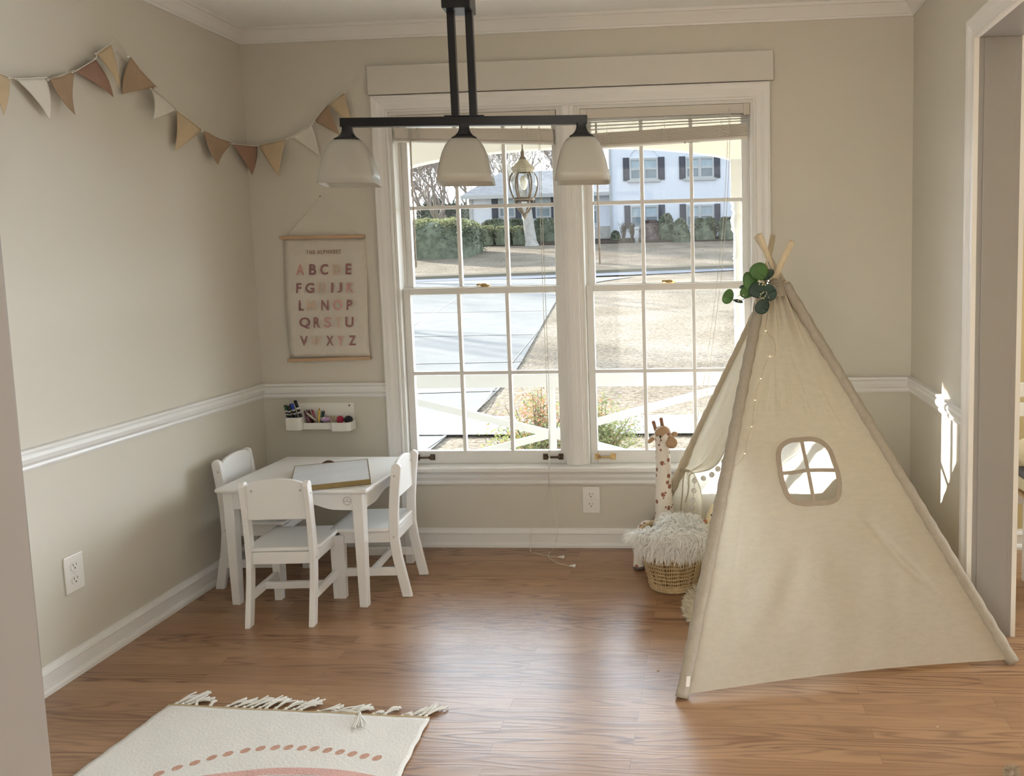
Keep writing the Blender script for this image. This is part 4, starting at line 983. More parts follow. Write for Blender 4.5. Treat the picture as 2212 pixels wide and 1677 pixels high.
# teddy peeking out of the teepee
TY = -.4
ted = thing('teddy_plush', 'cream plush bear with a rust coloured nose peeking out of the teepee door', 'soft toy', ony(1556,1236,TY))
mb = MB(); c = ony(1553,1122,TY); mb.ell(c, .056, .055, .052); mb.ell(ony(1533,1131,TY-.03), .026, .028, .024); mb.ell(ony(1541,1098,TY+.01), .018, .012, .018); mb.ell(ony(1574,1096,TY+.01), .018, .012, .018)
cb = ony(1556,1205,TY); mb.ell((cb.x,cb.y,.085), .066, .06, .085); mb.ell(ony(1528,1160,TY-.03), .02, .024, .042); mb.ell(ony(1528,1218,TY-.06), .028, .045, .026); mb.ell(ony(1590,1215,TY-.06), .028, .045, .026)
build('body', fuse(mb, .006, 4), M_teddy, ted)
build('nose', MB().ell(ony(1523,1127,TY-.05), .0085, .008, .0078), M_rose, ted)
mb = MB(); mb.ell(ony(1537,1113,TY-.05), .004); build('eye', mb, M_eye, ted)

# round fur rug inside the teepee
rc = Vector((2.36,-.69,0)); RR = .36
frg = thing('round_fur_rug', 'round cream fur rug on the floor inside the teepee', 'rug', rc)
mb = MB(); mb.lathe([(.0,.001),(RR-.015,.001),(RR,.008),(RR-.012,.02),(.0,.024)], 60, M=Matrix.Translation(rc)); build('backing', mb, M_rugfur, frg)
def emit4(rg):
    a = rg.uniform(0,2*PI); q_ = RR*math.sqrt(rg.uniform(.3,1)); return (rc.x+q_*math.cos(a), rc.y+q_*math.sin(a), .017), (math.cos(a)*.7+rg.uniform(-.4,.4), math.sin(a)*.7+rg.uniform(-.4,.4), .9)
mb = MB(); strands(mb, emit4, 4200, .034, .0022, .8, .9, 4, .3, segs=4)
def emit5(rg):
    a = rg.uniform(0,2*PI); return (rc.x+(RR-.008)*math.cos(a), rc.y+(RR-.008)*math.sin(a), rg.uniform(.006,.018)), (math.cos(a)+rg.uniform(-.3,.3), math.sin(a)+rg.uniform(-.3,.3), .5)
strands(mb, emit5, 1800, .024, .0022, .8, .7, 6, .3, segs=4); build('pile', mb, M_rugfur, frg, kind='stuff')

# ================================================================ FLOOR RUG WITH TASSELS
TL_, TR_, BLc, BRc = Vector((.457,-1.449,0)), Vector((1.283,-1.491,0)), Vector((.372,-2.62,0)), Vector((1.35,-2.66,0))
rug = thing('area_rug', 'ivory cotton rug with tassels, terracotta dots and a pink rainbow print', 'rug', ((TL_+BRc)/2))
def rugp(u, v, z=.007):
    q = TL_.lerp(TR_, u).lerp(BLc.lerp(BRc, u), v); e = .0016*math.sin(v*90)*(1 if u > .98 or u < .02 else 0)
    return Vector((q.x+e, q.y, z+.0018*noise.noise(Vector((u*5,v*6,0)))+.002*max(0,noise.noise(Vector((u*9+3,v*5,2))))))
mb = MB(); mb.grid(lambda u, v: rugp(u,v), 60, 70); build('weave', mb, M_rug, rug, solid=.006)
mb = MB(); mb.tube([rugp(i/40,.0,.009) for i in range(41)], .0035, n=6); mb.tube([rugp(i/40,1.,.009) for i in range(41)], .0035, n=6); build('end_binding', mb, M_rugedge, rug)
def rug_z(x, y, lift=.0034):
    v = (y-TL_.y)/(BLc.y-TL_.y); xa = TL_.x+(BLc.x-TL_.x)*v; xb = TR_.x+(BRc.x-TR_.x)*v; return rugp((x-xa)/(xb-xa), v).z+lift
mb = MB()
for (zx, zy) in ((520,580),(625,540),(727,507),(825,480),(920,453),(1010,432),(1105,413),(1190,402),(1272,397),(1345,396),(1420,398),(1490,402),(1562,411),(1632,421),(1700,431),(1768,443),(1838,453)):
    p = onz(100+zx/2.572, 1460+zy/2.572, .0125)
    q_ = [(p.x+.0122*math.cos(2*PI*i/14)+.002*math.sin(2*PI*i/14), p.y+.013*math.sin(2*PI*i/14)) for i in range(14)]; build('printed_dot', MB().add([(a_, b_, rug_z(a_, b_)) for a_, b_ in q_], [tuple(range(14))]), M_rugdot, rug)
arc = [onz(100+zx/2.572, 1460+zy/2.572, .0122) for zx, zy in ((850,557),(1000,533),(1150,517),(1300,510),(1400,508),(1550,514),(1700,528),(1815,550))]
# fit a circle through first, middle, last
A_, B_, C_ = arc[0], arc[4], arc[-1]
def circ(A, B, C):
    d = 2*(A.x*(B.y-C.y)+B.x*(C.y-A.y)+C.x*(A.y-B.y)); a2, b2, c2 = A.x**2+A.y**2, B.x**2+B.y**2, C.x**2+C.y**2
    ux = (a2*(B.y-C.y)+b2*(C.y-A.y)+c2*(A.y-B.y))/d; uy = (a2*(C.x-B.x)+b2*(A.x-C.x)+c2*(B.x-A.x))/d; return Vector((ux,uy,0)), math.hypot(A.x-ux, A.y-uy)
cc, cr = circ(A_, B_, C_)
def on_rug(p):
    v = (p[1]-TL_.y)/(BLc.y-TL_.y); xa = TL_.x+(BLc.x-TL_.x)*v; xb = TR_.x+(BRc.x-TR_.x)*v; return xa+.02 < p[0] < xb-.02 and .02 < v < .95
def band(mb, r0, r1, mi=0):
    if r1-r0 > .014:
        k_ = int((r1-r0)/.012)+1
        for i_ in range(k_): band(mb, r0+(r1-r0)*i_/k_, r0+(r1-r0)*(i_+1)/k_, mi)
        return
    n = 110; r0, r1 = max(.01,r0), max(.012,r1); a0, a1 = -.02*PI, 1.02*PI
    pt = lambda r_, a: (cc.x+r_*math.cos(a), cc.y+r_*math.sin(a), rug_z(cc.x+r_*math.cos(a), cc.y+r_*math.sin(a)))
    for i in range(n):
        a, b = a0+(a1-a0)*i/n, a0+(a1-a0)*(i+1)/n; q = [pt(r0,a), pt(r1,a), pt(r1,b), pt(r0,b)]
        if all(on_rug(p) for p in q): mb.add(q, [(0,1,2,3)], mi)
for r0_, r1_, m_ in ((cr-.03,cr,M_rugpink),(cr-.085,cr-.034,M_rugpink),(cr-.135,cr-.1,M_rugdot),(cr-.20,cr-.165,M_rugpink)):
    mb = MB(); band(mb, r0_, r1_); build('rainbow_stripe', mb, m_, rug)
rg = random.Random(11)
for (zx, ang_, ln) in ((665,.95,.075),(700,.8,.085),(735,.75,.07),(800,1.9,.03),(880,1.7,.025),(965,.85,.06),(1010,.7,.07),(1060,.75,.075),(1105,.8,.07),(1150,.85,.08),(1195,1.25,.06),(1245,1.15,.06),(1300,1.0,.06),(1345,.8,.065),(1385,.9,.075),(1480,.35,.07),(1560,.2,.075),(1640,.7,.06),(1690,.75,.055),(1735,-1.1,.075),(1790,.4,.03),(1860,1.1,.05),(1950,.4,.03),(2000,.75,.06),(2050,.95,.07),(2085,1.1,.07)):
    u = max(.004, min(.996, (zx-648)/(2122-648))); b0 = rugp(u, 0, .006)+Vector((0,.003,0)); d = Vector((math.cos(ang_), math.sin(ang_), 0)); mb = MB(); zz = .0155 if ang_ < 0 else .006
    if ang_ < 0: b0.z = .0155
    kn = b0+d*.012; kn.z = zz+.001
    mb.tube([b0, kn], [.0035,.004], n=6); mb.ell(kn, .0058, .0058, .0048, n=8, m=6)
    for j in range(9):
        sp = rg.uniform(-.38,.38); q1 = kn+Matrix.Rotation(sp*.6,3,'Z') @ d*(ln*.5)+Vector((0,0,rg.uniform(0,.006))); q2 = kn+Matrix.Rotation(sp,3,'Z') @ d*(ln*rg.uniform(.8,1.05)); q2.z = zz-.002+rg.uniform(0,.004)
        mb.tube(bez([kn, q1, q2], 8), [.0022]*9, n=5) if False else mb.tube(bez([kn, q1, q2], 8), .0025, n=5)
    build('tassel', mb, mat('tassel_cotton', lin((238,234,226)), .95, .05), rug)

# shaggy tuft just reaching into the frame at lower right
p = onz(2186,1684,0); mb = MB(); mb.ell(p+Vector((0,0,.014)), .014, .012, .014)
def emit6(rg): a = rg.uniform(0,2*PI); b = rg.uniform(-.2,1.4); d = Vector((math.cos(a)*math.cos(b), math.sin(a)*math.cos(b), math.sin(b))); return p+Vector((0,0,.014))+d*.011, d
strands(mb, emit6, 260, .016, .0014, 1., .3, 8, .5, segs=3)
single('pompom_toy', mb, mat('taupe_yarn', lin((178,160,136)), .95, .05), (p.x,p.y,0), 'small shaggy taupe tuft on the floor in the corner of the view', 'toy')
for (x, y, lab) in ((2025,1571,'tiny pale crumb on the floorboards near the shaggy taupe tuft'), (1422,1449,'tiny pale crumb on the floorboards just outside the teepee foot')):
    p = onz(x, y, .0015); single('crumb', MB().ell(p, .004, .0025, .0018, n=8, m=5), M_rugedge, p, lab, 'crumb', 'crumbs on the floor')

# ================================================================ DAYBED IN THE NEXT ROOM
dx0, dx1, dy = 3.31, 5.1, -.36
day = thing('daybed', 'white slatted daybed in the next room, seen through the doorway', 'daybed', ((dx0+dx1)/2, dy, 0))
zz = lambda py: ony(2205, py, dy).z
for a, b in ((827,857),(870,899)):
    build('back_rail', MB().box((dx0,dy-.012,zz(b)),(dx1,dy+.012,zz(a))), M_white, day, bev=.003)
build('side_rail', MB().box((dx0,dy-.06,zz(1081)),(dx1,dy-.035,zz(1053))), M_white, day, bev=.003)
for x in (dx0+.02, dx1-.02):
    for y in (dy-.03, dy-.29): build('leg', MB().box((x+.03,y-.02,0),(x+.07,y+.02,zz(1053))), M_white, day, bev=.003)
build('seat_frame', MB().box((dx0,dy-.3,zz(1053)),(dx1,dy-.06,zz(1053)+.01)), mat('slat_wood', lin((190,160,120)), .6), day)
build('mattress', MB().box((dx0,dy-.31,zz(1043)),(dx1,dy-.035,zz(1017))), M_daypil, day, bev=.012, seg=3)
p = ony(2214,960,dy-.1)
mb = MB(); mb.ell((dx0+.19,dy-.1,(zz(918)+zz(1000))/2-.01), .24, .06, (zz(918)-zz(1005))/2); single('cushion', mb, M_daypil, (dx0+.19,dy-.1,zz(1005)), 'cream cushion propped on the daybed in the next room', 'cushion')
mb = MB(); mb.box((dx0,dy-.3,zz(1017)+.001),(dx0+.5,dy-.04,zz(1000))); single('folded_blanket', mb, M_daydark, (dx0+.25,dy-.17,zz(1017)), 'dark slate blanket folded on the daybed in the next room', 'blanket', bev=.012, seg=3)

# ================================================================ OUTSIDE
GP = [(1.7,-.52),(6,-.42),(14,.08),(21,.44),(25,.6),(29,.72),(45,2.62),(60,3.3),(110,6.)]
def gz(y):
    if y <= GP[0][0]: return GP[0][1]
    for (a, b), (c, d) in zip(GP, GP[1:]):
        if y <= c: return b+(d-b)*(y-a)/(c-a)
    return GP[-1][1]
def ong(px, py, lift=0.):
    d = ray(px, py); lo, hi = (2.-CAM.y)/d.y, (100-CAM.y)/d.y
    f = lambda t: CAM.z+d.z*t-gz(CAM.y+d.y*t)-lift
    n = 400; prev = lo
    for i in range(1, n+1):
        t = lo+(hi-lo)*i/n
        if f(t) < 0:
            a, b = prev, t
            for _ in range(30):
                m = (a+b)/2
                if f(m) < 0: b = m
                else: a = m
            return CAM+d*b
        prev = t
    return CAM+d*hi
def lawn_mat():
    m, nt, out = nodes_of('winter_lawn'); Lk = nt.links.new
    p = N(nt, 'ShaderNodeBsdfPrincipled', Roughness=.95); p.inputs['Specular IOR Level'].default_value = .05
    tc = N(nt, 'ShaderNodeTexCoord')
    a = N(nt, 'ShaderNodeTexNoise', Scale=17., Detail=7., Roughness=.78); b = N(nt, 'ShaderNodeTexNoise', Scale=.55, Detail=3.); Lk(tc.outputs['Object'], a.inputs['Vector']); Lk(tc.outputs['Object'], b.inputs['Vector'])
    r1 = N(nt, 'ShaderNodeValToRGB'); cr = r1.color_ramp; cr.elements[0].position = .36; cr.elements[0].color = c4(lin((102,93,82))); cr.elements[1].position = .62; cr.elements[1].color = c4(lin((176,163,146))); Lk(a.outputs['Fac'], r1.inputs[0])
    r2 = N(nt, 'ShaderNodeValToRGB'); cr = r2.color_ramp; cr.elements[0].position = .35; cr.elements[0].color = c4((.72,.7,.66)); cr.elements[1].position = .65; cr.elements[1].color = (1,1,1,1); Lk(b.outputs['Fac'], r2.inputs[0])
    mx = N(nt, 'ShaderNodeMix', _data_type='RGBA', _blend_type='MULTIPLY'); mx.inputs[0].default_value = 1.; Lk(r1.outputs[0], mx.inputs[6]); Lk(r2.outputs[0], mx.inputs[7]); Lk(mx.outputs[2], p.inputs['Base Color'])
    bp = N(nt, 'ShaderNodeBump', Strength=.5, Distance=.06); Lk(a.outputs['Fac'], bp.inputs['Height']); Lk(bp.outputs[0], p.inputs['Normal']); Lk(p.outputs[0], out.inputs[0]); return m
M_lawn = lawn_mat()
M_conc = mat('driveway_concrete', lin((142,140,137)), .9, .0, var=.06, vs=2.2, bump=.05, bs=60)
M_joint = mat('concrete_joint', lin((150,144,136)), .9, .1)
M_asph = mat('pale_asphalt', lin((132,134,140)), .9, .0, var=.05, vs=3)
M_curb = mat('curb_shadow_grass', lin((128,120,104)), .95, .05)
M_ext = mat('porch_white', lin((190,190,188)), .6, .3)
M_cream = mat('porch_cream', lin((226,223,214)), .6, .3)
M_brickw = mat('painted_brick', lin((230,232,238)), .8, .1, var=.03, vs=4)
M_brickg = mat('grey_stone', lin((190,184,176)), .9, .1, var=.12, vs=3)
M_shutter = mat('dark_shutter', lin((84,84,92)), .6, .3)
M_hwin = mat('house_glass', lin((176,188,192)), .15, .4, var=.2, vs=.9)
M_hwind = mat('house_glass_dark', lin((136,146,150)), .15, .4, var=.2, vs=.9)
M_roof = mat('grey_shingle', lin((164,162,162)), .9, .1, var=.16, vs=3)
M_bark = mat('grey_bark', lin((142,132,124)), .95, .05, var=.2, vs=5)
M_barkp = mat('pale_bark', lin((196,190,180)), .95, .05, var=.18, vs=4)
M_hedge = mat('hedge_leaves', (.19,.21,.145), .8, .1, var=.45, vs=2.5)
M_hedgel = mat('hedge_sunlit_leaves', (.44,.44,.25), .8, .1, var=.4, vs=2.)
M_burg = mat('burgundy_leaves', (.23,.175,.16), .8, .1, var=.35, vs=3)
M_twig = mat('red_twig', (.19,.15,.12), .9, .1, var=.3, vs=5)
M_nand = mat('nandina_green', (.2,.225,.12), .6, .2, var=.45, vs=9, transl=.3, tcol=(.3,.34,.1))
M_nandr = mat('nandina_red', (.38,.22,.16), .6, .2, var=.4, vs=9, transl=.3, tcol=(.5,.22,.1))
M_mulch = mat('mulch', (.09,.07,.055), .95, .05, var=.3, vs=6)

YS = [1.75,2.5,3.2,4,5,6,7,8.5,10,12,14,16,18.5,21,23,25,27,29,32,36,40,45,52,60,80,110]
def ground_strip(mb, xl, xr, lift, mi=0, ys=None):
    # xl/xr: functions of y
    ys = ys or YS; vs = []
    for y in ys: vs += [(xl(y), y, gz(y)+lift), (xr(y), y, gz(y)+lift)]
    mb.add(vs, [(2*i, 2*i+1, 2*i+3, 2*i+2) for i in range(len(ys)-1)], mi)
mb = MB()
for xa in range(-70, 70, 10): ground_strip(mb, lambda y: xa, lambda y: xa+10, 0.)
struct('lawn', mb, M_lawn)
# driveway: right edge traced on the ground
DR = [ong(*q) for q in ((930,976),(1040.6,883),(1097,824),(1119,797.5),(1160,725),(1206.6,643.6))]
def line_x(pts, y):
    if y <= pts[0].y: a, b = pts[0], pts[1]
    elif y >= pts[-1].y: a, b = pts[-2], pts[-1]
    else: a, b = next((p, q) for p, q in zip(pts, pts[1:]) if p.y <= y <= q.y)
    return a.x+(b.x-a.x)*(y-a.y)/(b.y-a.y)
DL = sorted(DR, key=lambda p: p.y)
yst0 = ong(1280,598).y
SF = [ong(*q) for q in ((893,606),(1210,594.5),(1583,580.5))]; SN = [ong(*q) for q in ((1280,599),(1583,585.5))]
sfl = sorted(SF, key=lambda p: p.x); snl = sorted(SN, key=lambda p: p.x)
def yat(P, x): a, b = P[0], P[-1]; return a.y+(b.y-a.y)*(x-a.x)/(b.x-a.x)
mb = MB(); ysd = [1.8+i*(SF[0].y-1.0-1.8)/40 for i in range(41)]
flare = lambda y: 6.*max(0, (y-DL[-1].y)/max(1., SF[0].y-DL[-1].y))**2
ground_strip(mb, lambda y: line_x(DL,y)-7.5, lambda y: line_x(DL,y)+flare(y)*.5, .02, 0, ysd)
for (x0, y0, x1, y1) in ((893,676,1186,671),(896,727,1160,722),(897,786,1128,781),(902,849,1072,844),(903,934,984,932),(893,702,992,642)):
    a, b = ong(x0,y0,.026), ong(x1,y1,.026); t = (b-a).normalized(); sd = Vector((-t.y,t.x,0))*.025; k = 12
    mb.add([a.lerp(b,i/k)+s*sd for i in range(k+1) for s in (-1,1)], [(2*i,2*i+1,2*i+3,2*i+2) for i in range(k)], 1)
e_ = [ong(923,967,.026), ong(1015,905,.026), ong(1077,826,.026), ong(1100,790,.026), ong(1157,720,.026), ong(1196,655,.026)]
for a, b in zip(e_, e_[1:]):
    t = (b-a).normalized(); sd = Vector((-t.y,t.x,0))*.012; mb.add([a-sd,a+sd,b+sd,b-sd], [(0,1,2,3)], 1)
struct('driveway', mb, [M_conc, M_joint])
mb = MB(); xs = [-70+i*5 for i in range(29)]; vs = []
for x in xs:
    yn, yf = yat(snl,x), yat(sfl,x); vs += [(x,yn,gz(yn)+.028),(x,(yn+yf)/2,gz((yn+yf)/2)+.03),(x,yf,gz(yf)+.028)]
mb.add(vs, [(3*i+j,3*i+3+j,3*i+4+j,3*i+1+j) for i in range(len(xs)-1) for j in (0,1)]); struct('street', mb, M_asph)
mb = MB()
for i in range(len(xs)-1):
    q = []
    for x in (xs[i], xs[i+1]): yf = yat(sfl,x); q += [(x,yf,gz(yf)),(x,yf+.35,gz(yf+.35)+.02),(x,yf+.1,gz(yf)+.14),(x,yf+.35,gz(yf+.35)+.16)]
    mb.add(q, [(0,4,6,2),(2,6,7,3)])
struct('curb', mb, M_curb)
wa, wb_, wc, wd = ong(1393,897,.03), ong(1540,895,.03), ong(1393,937,.03), ong(1500,936,.03)
yw1 = (wa.y+wb_.y)/2; yw0 = (wc.y+wd.y)/2
mb = MB(); ground_strip(mb, lambda y: line_x(DL,y)-.6, lambda y: 9., .03, 0, [yw0+(yw1-yw0)*i/6 for i in range(7)]); struct('walkway', mb, M_conc)

# ---- porch
PY0, PY1 = T+.005, 1.55
struct('porch_floor', MB().box((-2.5,PY0,-.34),(6,PY1+.12,-.2)), mat('porch_boards', lin((222,218,210)), .6, .2))
struct('added_sun_block_wall', MB().box((-.5,PY0,-.34),(-.38,1.36,2.42)), M_ext)  # unseen wall, added to keep low sun off one window and the teepee
struct('porch_ceiling', MB().box((-2.5,PY0,2.42),(6,PY1+.5,2.5)), M_cream)
RYp = 1.42
# arched beam between the posts
aL, aR = ony(872,349,RYp), ony(1577,346,RYp); top = ony(1285,319,RYp)
def archz(x):
    t = (x-aL.x)/(aR.x-aL.x); return min(aL.z,aR.z)+(top.z-min(aL.z,aR.z))*(max(0, 1-(2*t-1)**2))**.75
mb = MB(); nA = 48
for (xa, xb) in ((aL.x, aR.x),):
    vs = []
    for i in range(nA+1):
        x = xa+(xb-xa)*i/nA; z = archz(x)
        vs += [(x,RYp-.05,z),(x,RYp+.05,z),(x,RYp-.05,2.42),(x,RYp+.05,2.42)]
    mb.add(vs, [f for i in range(nA) for f in ((4*i,4*i+1,4*i+5,4*i+4),(4*i,4*i+4,4*i+6,4*i+2),(4*i+1,4*i+3,4*i+7,4*i+5))])
mb.box((-2.5,RYp-.05,aL.z),(aL.x,RYp+.05,2.42)).box((aR.x,RYp-.05,aR.z),(6,RYp+.05,2.42)); struct('porch_beam', mb, M_cream)
# turned post
pc = ony(1590,500,RYp)
pst = thing('porch_post', 'white turned wooden porch post outside the window, above the teepee poles', 'post', (pc.x+.012, RYp, -.2))
hz = lambda py: ony(1590,py,RYp).z
X, Y = pc.x+.012, RYp; w = .043
mb = MB(); mb.box((X-w,Y-w,hz(432)),(X+w,Y+w,aR.z+.02)); build('upper_block', mb, M_ext, pst, bev=.004)
mb = MB(); M = Matrix.Translation((X,Y,0)); pr = [(w*.92,hz(432)),(w*1.06,hz(438)),(w*.8,hz(446)),(w*.98,hz(452)),(w*.7,hz(458)),(w*.85,hz(466)),(w*1.08,hz(476)),(w*.92,hz(490)),(w*.98,hz(496)),(w*.66,hz(503)),(w*.66,hz(546))]
z = 546
for k in range(4):
    for q in ((.66,0),(.78,4),(.66,8),(.8,12),(.66,17),(.66,60)): pr.append((w*q[0], hz(z+q[1])))
    z += 70
pr += [(w*.95,.72),(w*.95,.70)]
pr = sorted(set(pr), key=lambda q: -q[1]); pr = [q for q in pr if q[1] > .66]
mb.lathe(pr[::-1], 28, M=M); build('turned_shaft', mb, M_ext, pst)
mb = MB(); mb.box((X-w,Y-w,-.2),(X+w,Y+w,.68)); build('lower_block', mb, M_ext, pst, bev=.004)
pl = ony(868,400,RYp).x
ps2 = thing('porch_post', 'plain white porch post outside, hidden behind the window frame', 'post', (pl-.245, RYp, -.2)); build('shaft', MB().box((pl-.29,Y-w,-.2),(pl-.20,Y+w,aL.z+.02)), M_ext, ps2, bev=.004)
# railing with crossed braces
rl = thing('porch_railing', 'white wooden porch railing with crossed braces outside the window', 'railing', ((pl+X)/2, RYp, -.2))
rz1, rz0 = ony(1190,807,RYp).z, ony(1190,836,RYp-.02).z
build('top_rail', MB().box((pl-.2,RYp-.03,rz0),(X-w,RYp+.05,rz1)), M_ext, rl, bev=.004)
p0 = ony(1184.5,900,RYp-.02); p1 = ony(1197,900,RYp-.02)
build('center_post', MB().box((p0.x,RYp-.02,-.2),(p1.x+.004,RYp+.02,rz0)), M_ext, rl, bev=.003)
zm = ony(1190,938,RYp).z; xm = (p0.x+p1.x)/2
for (px, py) in ((902,868),(1561,838)):
    e = ony(px, py, RYp); d = (e-Vector((xm,RYp,zm))); full = 1.12
    b = Vector((xm,RYp,zm)); c = b+d*full; d.normalize(); nz_ = Vector((-d.z,0,d.x)) if d.x > 0 else Vector((d.z,0,-d.x)); hw_ = .022
    mb = MB(); vs = [q+nz_*s*hw_+Vector((0,t,0)) for t in (-.016,.016) for q, s in ((b,-1),(c,-1),(c,1),(b,1))]; mb.hexa(vs[:4], vs[4:]); build('brace', mb, M_ext, rl)
    d2 = Vector((d.x,0,-abs(d.z))); c = b+d2*1.3*1.05; nz_ = Vector((-d2.z,0,d2.x)); mb = MB(); vs = [q+nz_*s*hw_+Vector((0,t,0)) for t in (-.015,.015) for q, s in ((b,-1),(c,-1),(c,1),(b,1))]; mb.hexa(vs[:4], vs[4:]); build('brace', mb, M_ext, rl)
mb = MB(); mb.box((pl-.2,RYp-.025,-.13),(X-w,RYp+.025,-.09)); build('bottom_rail', mb, M_ext, rl, bev=.003)
# hanging lantern
LY = .75
lz = lambda py: ony(1131,py,LY).z
lc = ony(1131,400,LY); s = 1.0
lan = thing('hanging_lantern', 'weathered bronze and glass lantern hanging from the porch ceiling outside', 'lantern', (lc.x,LY,lz(470)))
M = Matrix.Translation((lc.x,LY,0)); M_lb = mat('weathered_bronze', lin((112,98,84)), .6, .4, metal=.2, var=.2, vs=30); M_lr = mat('lantern_cap_patina', lin((160,150,130)), .6, .3, var=.15, vs=40)
pxm = 1/ (1800/(LY+3.75))
R1 = 26*pxm
mb = MB(); mb.lathe([(R1*.26,lz(344)),(R1*.42,lz(348)),(R1*.78,lz(358)),(R1*.98,lz(362)),(R1*1.02,lz(366)),(R1*.92,lz(367)),(R1*.9,lz(373)),(R1*.6,lz(373))], 12, M=M, sm=False); build('roof', mb, M_lr, lan)
gp = [(R1*.86,lz(374)),(R1*1.08,lz(384)),(R1*1.15,lz(396)),(R1*1.08,lz(410)),(R1*.9,lz(424)),(R1*.8,lz(429))]
mb = MB(); mb.lathe(gp, 6*4, M=M); build('glass', mb, glass_mat('lantern_glass', tint=(.93,.94,.93)), lan)
build('bulb', MB().ell((lc.x,LY,lz(395)), R1*.34, R1*.34, R1*.6), MATS['bulb_glass'], lan)
mb = MB()
for k in range(6):
    a = 2*PI*k/6+.3; pts = [(lc.x+r_*1.02*math.cos(a), LY+r_*1.02*math.sin(a), z_) for r_, z_ in gp]; mb.tube(pts, .0048, n=6)
    mb.tube([(lc.x+R1*.8*math.cos(a),LY+R1*.8*math.sin(a),lz(430)),(lc.x+R1*.62*math.cos(a),LY+R1*.62*math.sin(a),lz(446)),(lc.x+R1*.3*math.cos(a),LY+R1*.3*math.sin(a),lz(458)),(lc.x,LY,lz(466))], .005, n=6)
mb.lathe([(R1*.8,lz(430)),(R1*.88,lz(428)),(R1*.88,lz(433)),(R1*.76,lz(434))], 24, M=M); mb.lathe([(.012,lz(462)),(.015,lz(466)),(.009,lz(469)),(.002,lz(474))], 12, M=M); build('frame', mb, M_lb, lan)
mb = MB(); mb.lathe([(.004,lz(322)),(.012,lz(331)),(.009,lz(336)),(.02,lz(343)),(.02,lz(345))], 12, M=M)
z = lz(328)
while z < 2.42:
    o = int((z*100)) % 2; mb.tube([(lc.x+(.008*math.cos(t) if o else 0), LY+(0 if o else .008*math.cos(t)), z+.014+.016*math.sin(t)) for t in [2*PI*i/10 for i in range(11)]], .0022, n=5, caps=False); z += .024
build('chain', mb, M_lb, lan)

# ---- house across the street
HY = 45.
H = lambda px, py, y=HY: ony(px, py, y)
hs = thing('white_house', 'white painted brick house with dark shutters across the street', 'house', (0,HY,gz(HY)))
x0 = H(1321,500).x; x1 = H(1680,500).x+4; zt = H(1450,318).z+2.2; zb = gz(HY)-.5
build('main_wall', MB().box((x0,HY,zb),(x1,HY+9,zt)), M_brickw, hs)
mb = MB(); mb.prism([(x0-.5,zt),(x1+.5,zt),(x1-2,zt+2.6),(x0+2,zt+2.6)], (HY-.5,HY+9.5)); build('main_roof', mb, M_roof, hs)
WYf = HY+.6
wx0, wx1 = H(1017,450,WYf).x, x0; ze = H(1100,424,WYf).z; zr_ = H(1100,372,WYf+4).z
build('wing_wall', MB().box((wx0,WYf,zb),(wx1,WYf+8,ze)), M_brickw, hs)
mb = MB(); xo0 = H(996,418,WYf).x
mb.hexa([(xo0,WYf-.5,ze),(wx1,WYf-.5,ze),(wx1,WYf+8.5,ze),(xo0,WYf+8.5,ze)], [(xo0+1.5,WYf+3.8,zr_),(wx1,WYf+3.8,zr_),(wx1,WYf+4.2,zr_),(xo0+1.5,WYf+4.2,zr_)]); build('wing_roof', mb, M_roof, hs)
build('fascia', MB().box((xo0,WYf-.55,ze-.16),(wx1,WYf-.45,ze+.06)), M_ext, hs)
build('corner_board', MB().box((wx0-.08,WYf-.1,zb),(wx0+.12,WYf+.1,ze)), M_ext, hs)
a, b = H(1275,489), H(1321,512); build('stone_base', MB().box((a.x-.3,HY+.2,zb),(x0,HY+.75,a.z)), M_brickg, hs)
a, b = H(1323,330), H(1326,505); build('downspout', MB().box((x0-.06,HY-.12,zb),(x0+.08,HY,zt)), M_ext, hs)
def hwin(px0, py0, px1, py1, y, unit=2, arch=False):
    a, b = H(px0,py1,y), H(px1,py0,y); mb = MB(); mb.box((a.x+.1,y-.1,a.z),(b.x-.1,y+.02,a.z+.1)).box((a.x+.1,y-.1,b.z-.12),(b.x-.1,y+.02,b.z)).box((a.x,y-.1,a.z),(a.x+.1,y+.02,b.z)).box((b.x-.1,y-.1,a.z),(b.x,y+.02,b.z))
    for k in range(1, unit): xm = a.x+(b.x-a.x)*k/unit; mb.box((xm-.09,y-.095,a.z+.1),(xm+.09,y+.02,b.z-.12))
    zc = (a.z+b.z)/2; mb.box((a.x+.1,y-.085,zc-.05),(b.x-.1,y+.02,zc+.05))
    if a.z > gz(HY)+2.5: mb.box((a.x-.12,y-.14,a.z-.12),(b.x+.12,y,a.z))
    f = build('window', mb, M_ext, hs)
    build('pane', MB().box((a.x+.05,y-.05,zc),(b.x-.05,y-.03,b.z-.05)), M_hwin, f); build('pane', MB().box((a.x+.05,y-.05,a.z+.05),(b.x-.05,y-.03,zc)), M_hwind, f)
    if arch:
        cx_, rx = (a.x+b.x)/2, (b.x-a.x)/2; m2 = MB(); n = 20; mb2 = MB()
        mb2.tube([(cx_+rx*math.cos(PI*i/n), y-.03, b.z+.62*math.sin(PI*i/n)) for i in range(n+1)], .05, n=6); mb2.box((a.x,y-.06,b.z+.001),(b.x,y,b.z+.06)); build('arch_trim', mb2, M_brickw, hs)
def shutter(px0, py0, px1, py1, y):
    a, b = H(px0,py1,y), H(px1,py0,y); mb = MB(); mb.box((a.x,y-.07,a.z),(b.x,y,b.z))
    for q in ((.06,.46),(.52,.94)): mb.box((a.x+.07,y-.09,a.z+(b.z-a.z)*q[0]),(b.x-.07,y-.06,a.z+(b.z-a.z)*q[1]))
    build('shutter', mb, M_shutter, hs)
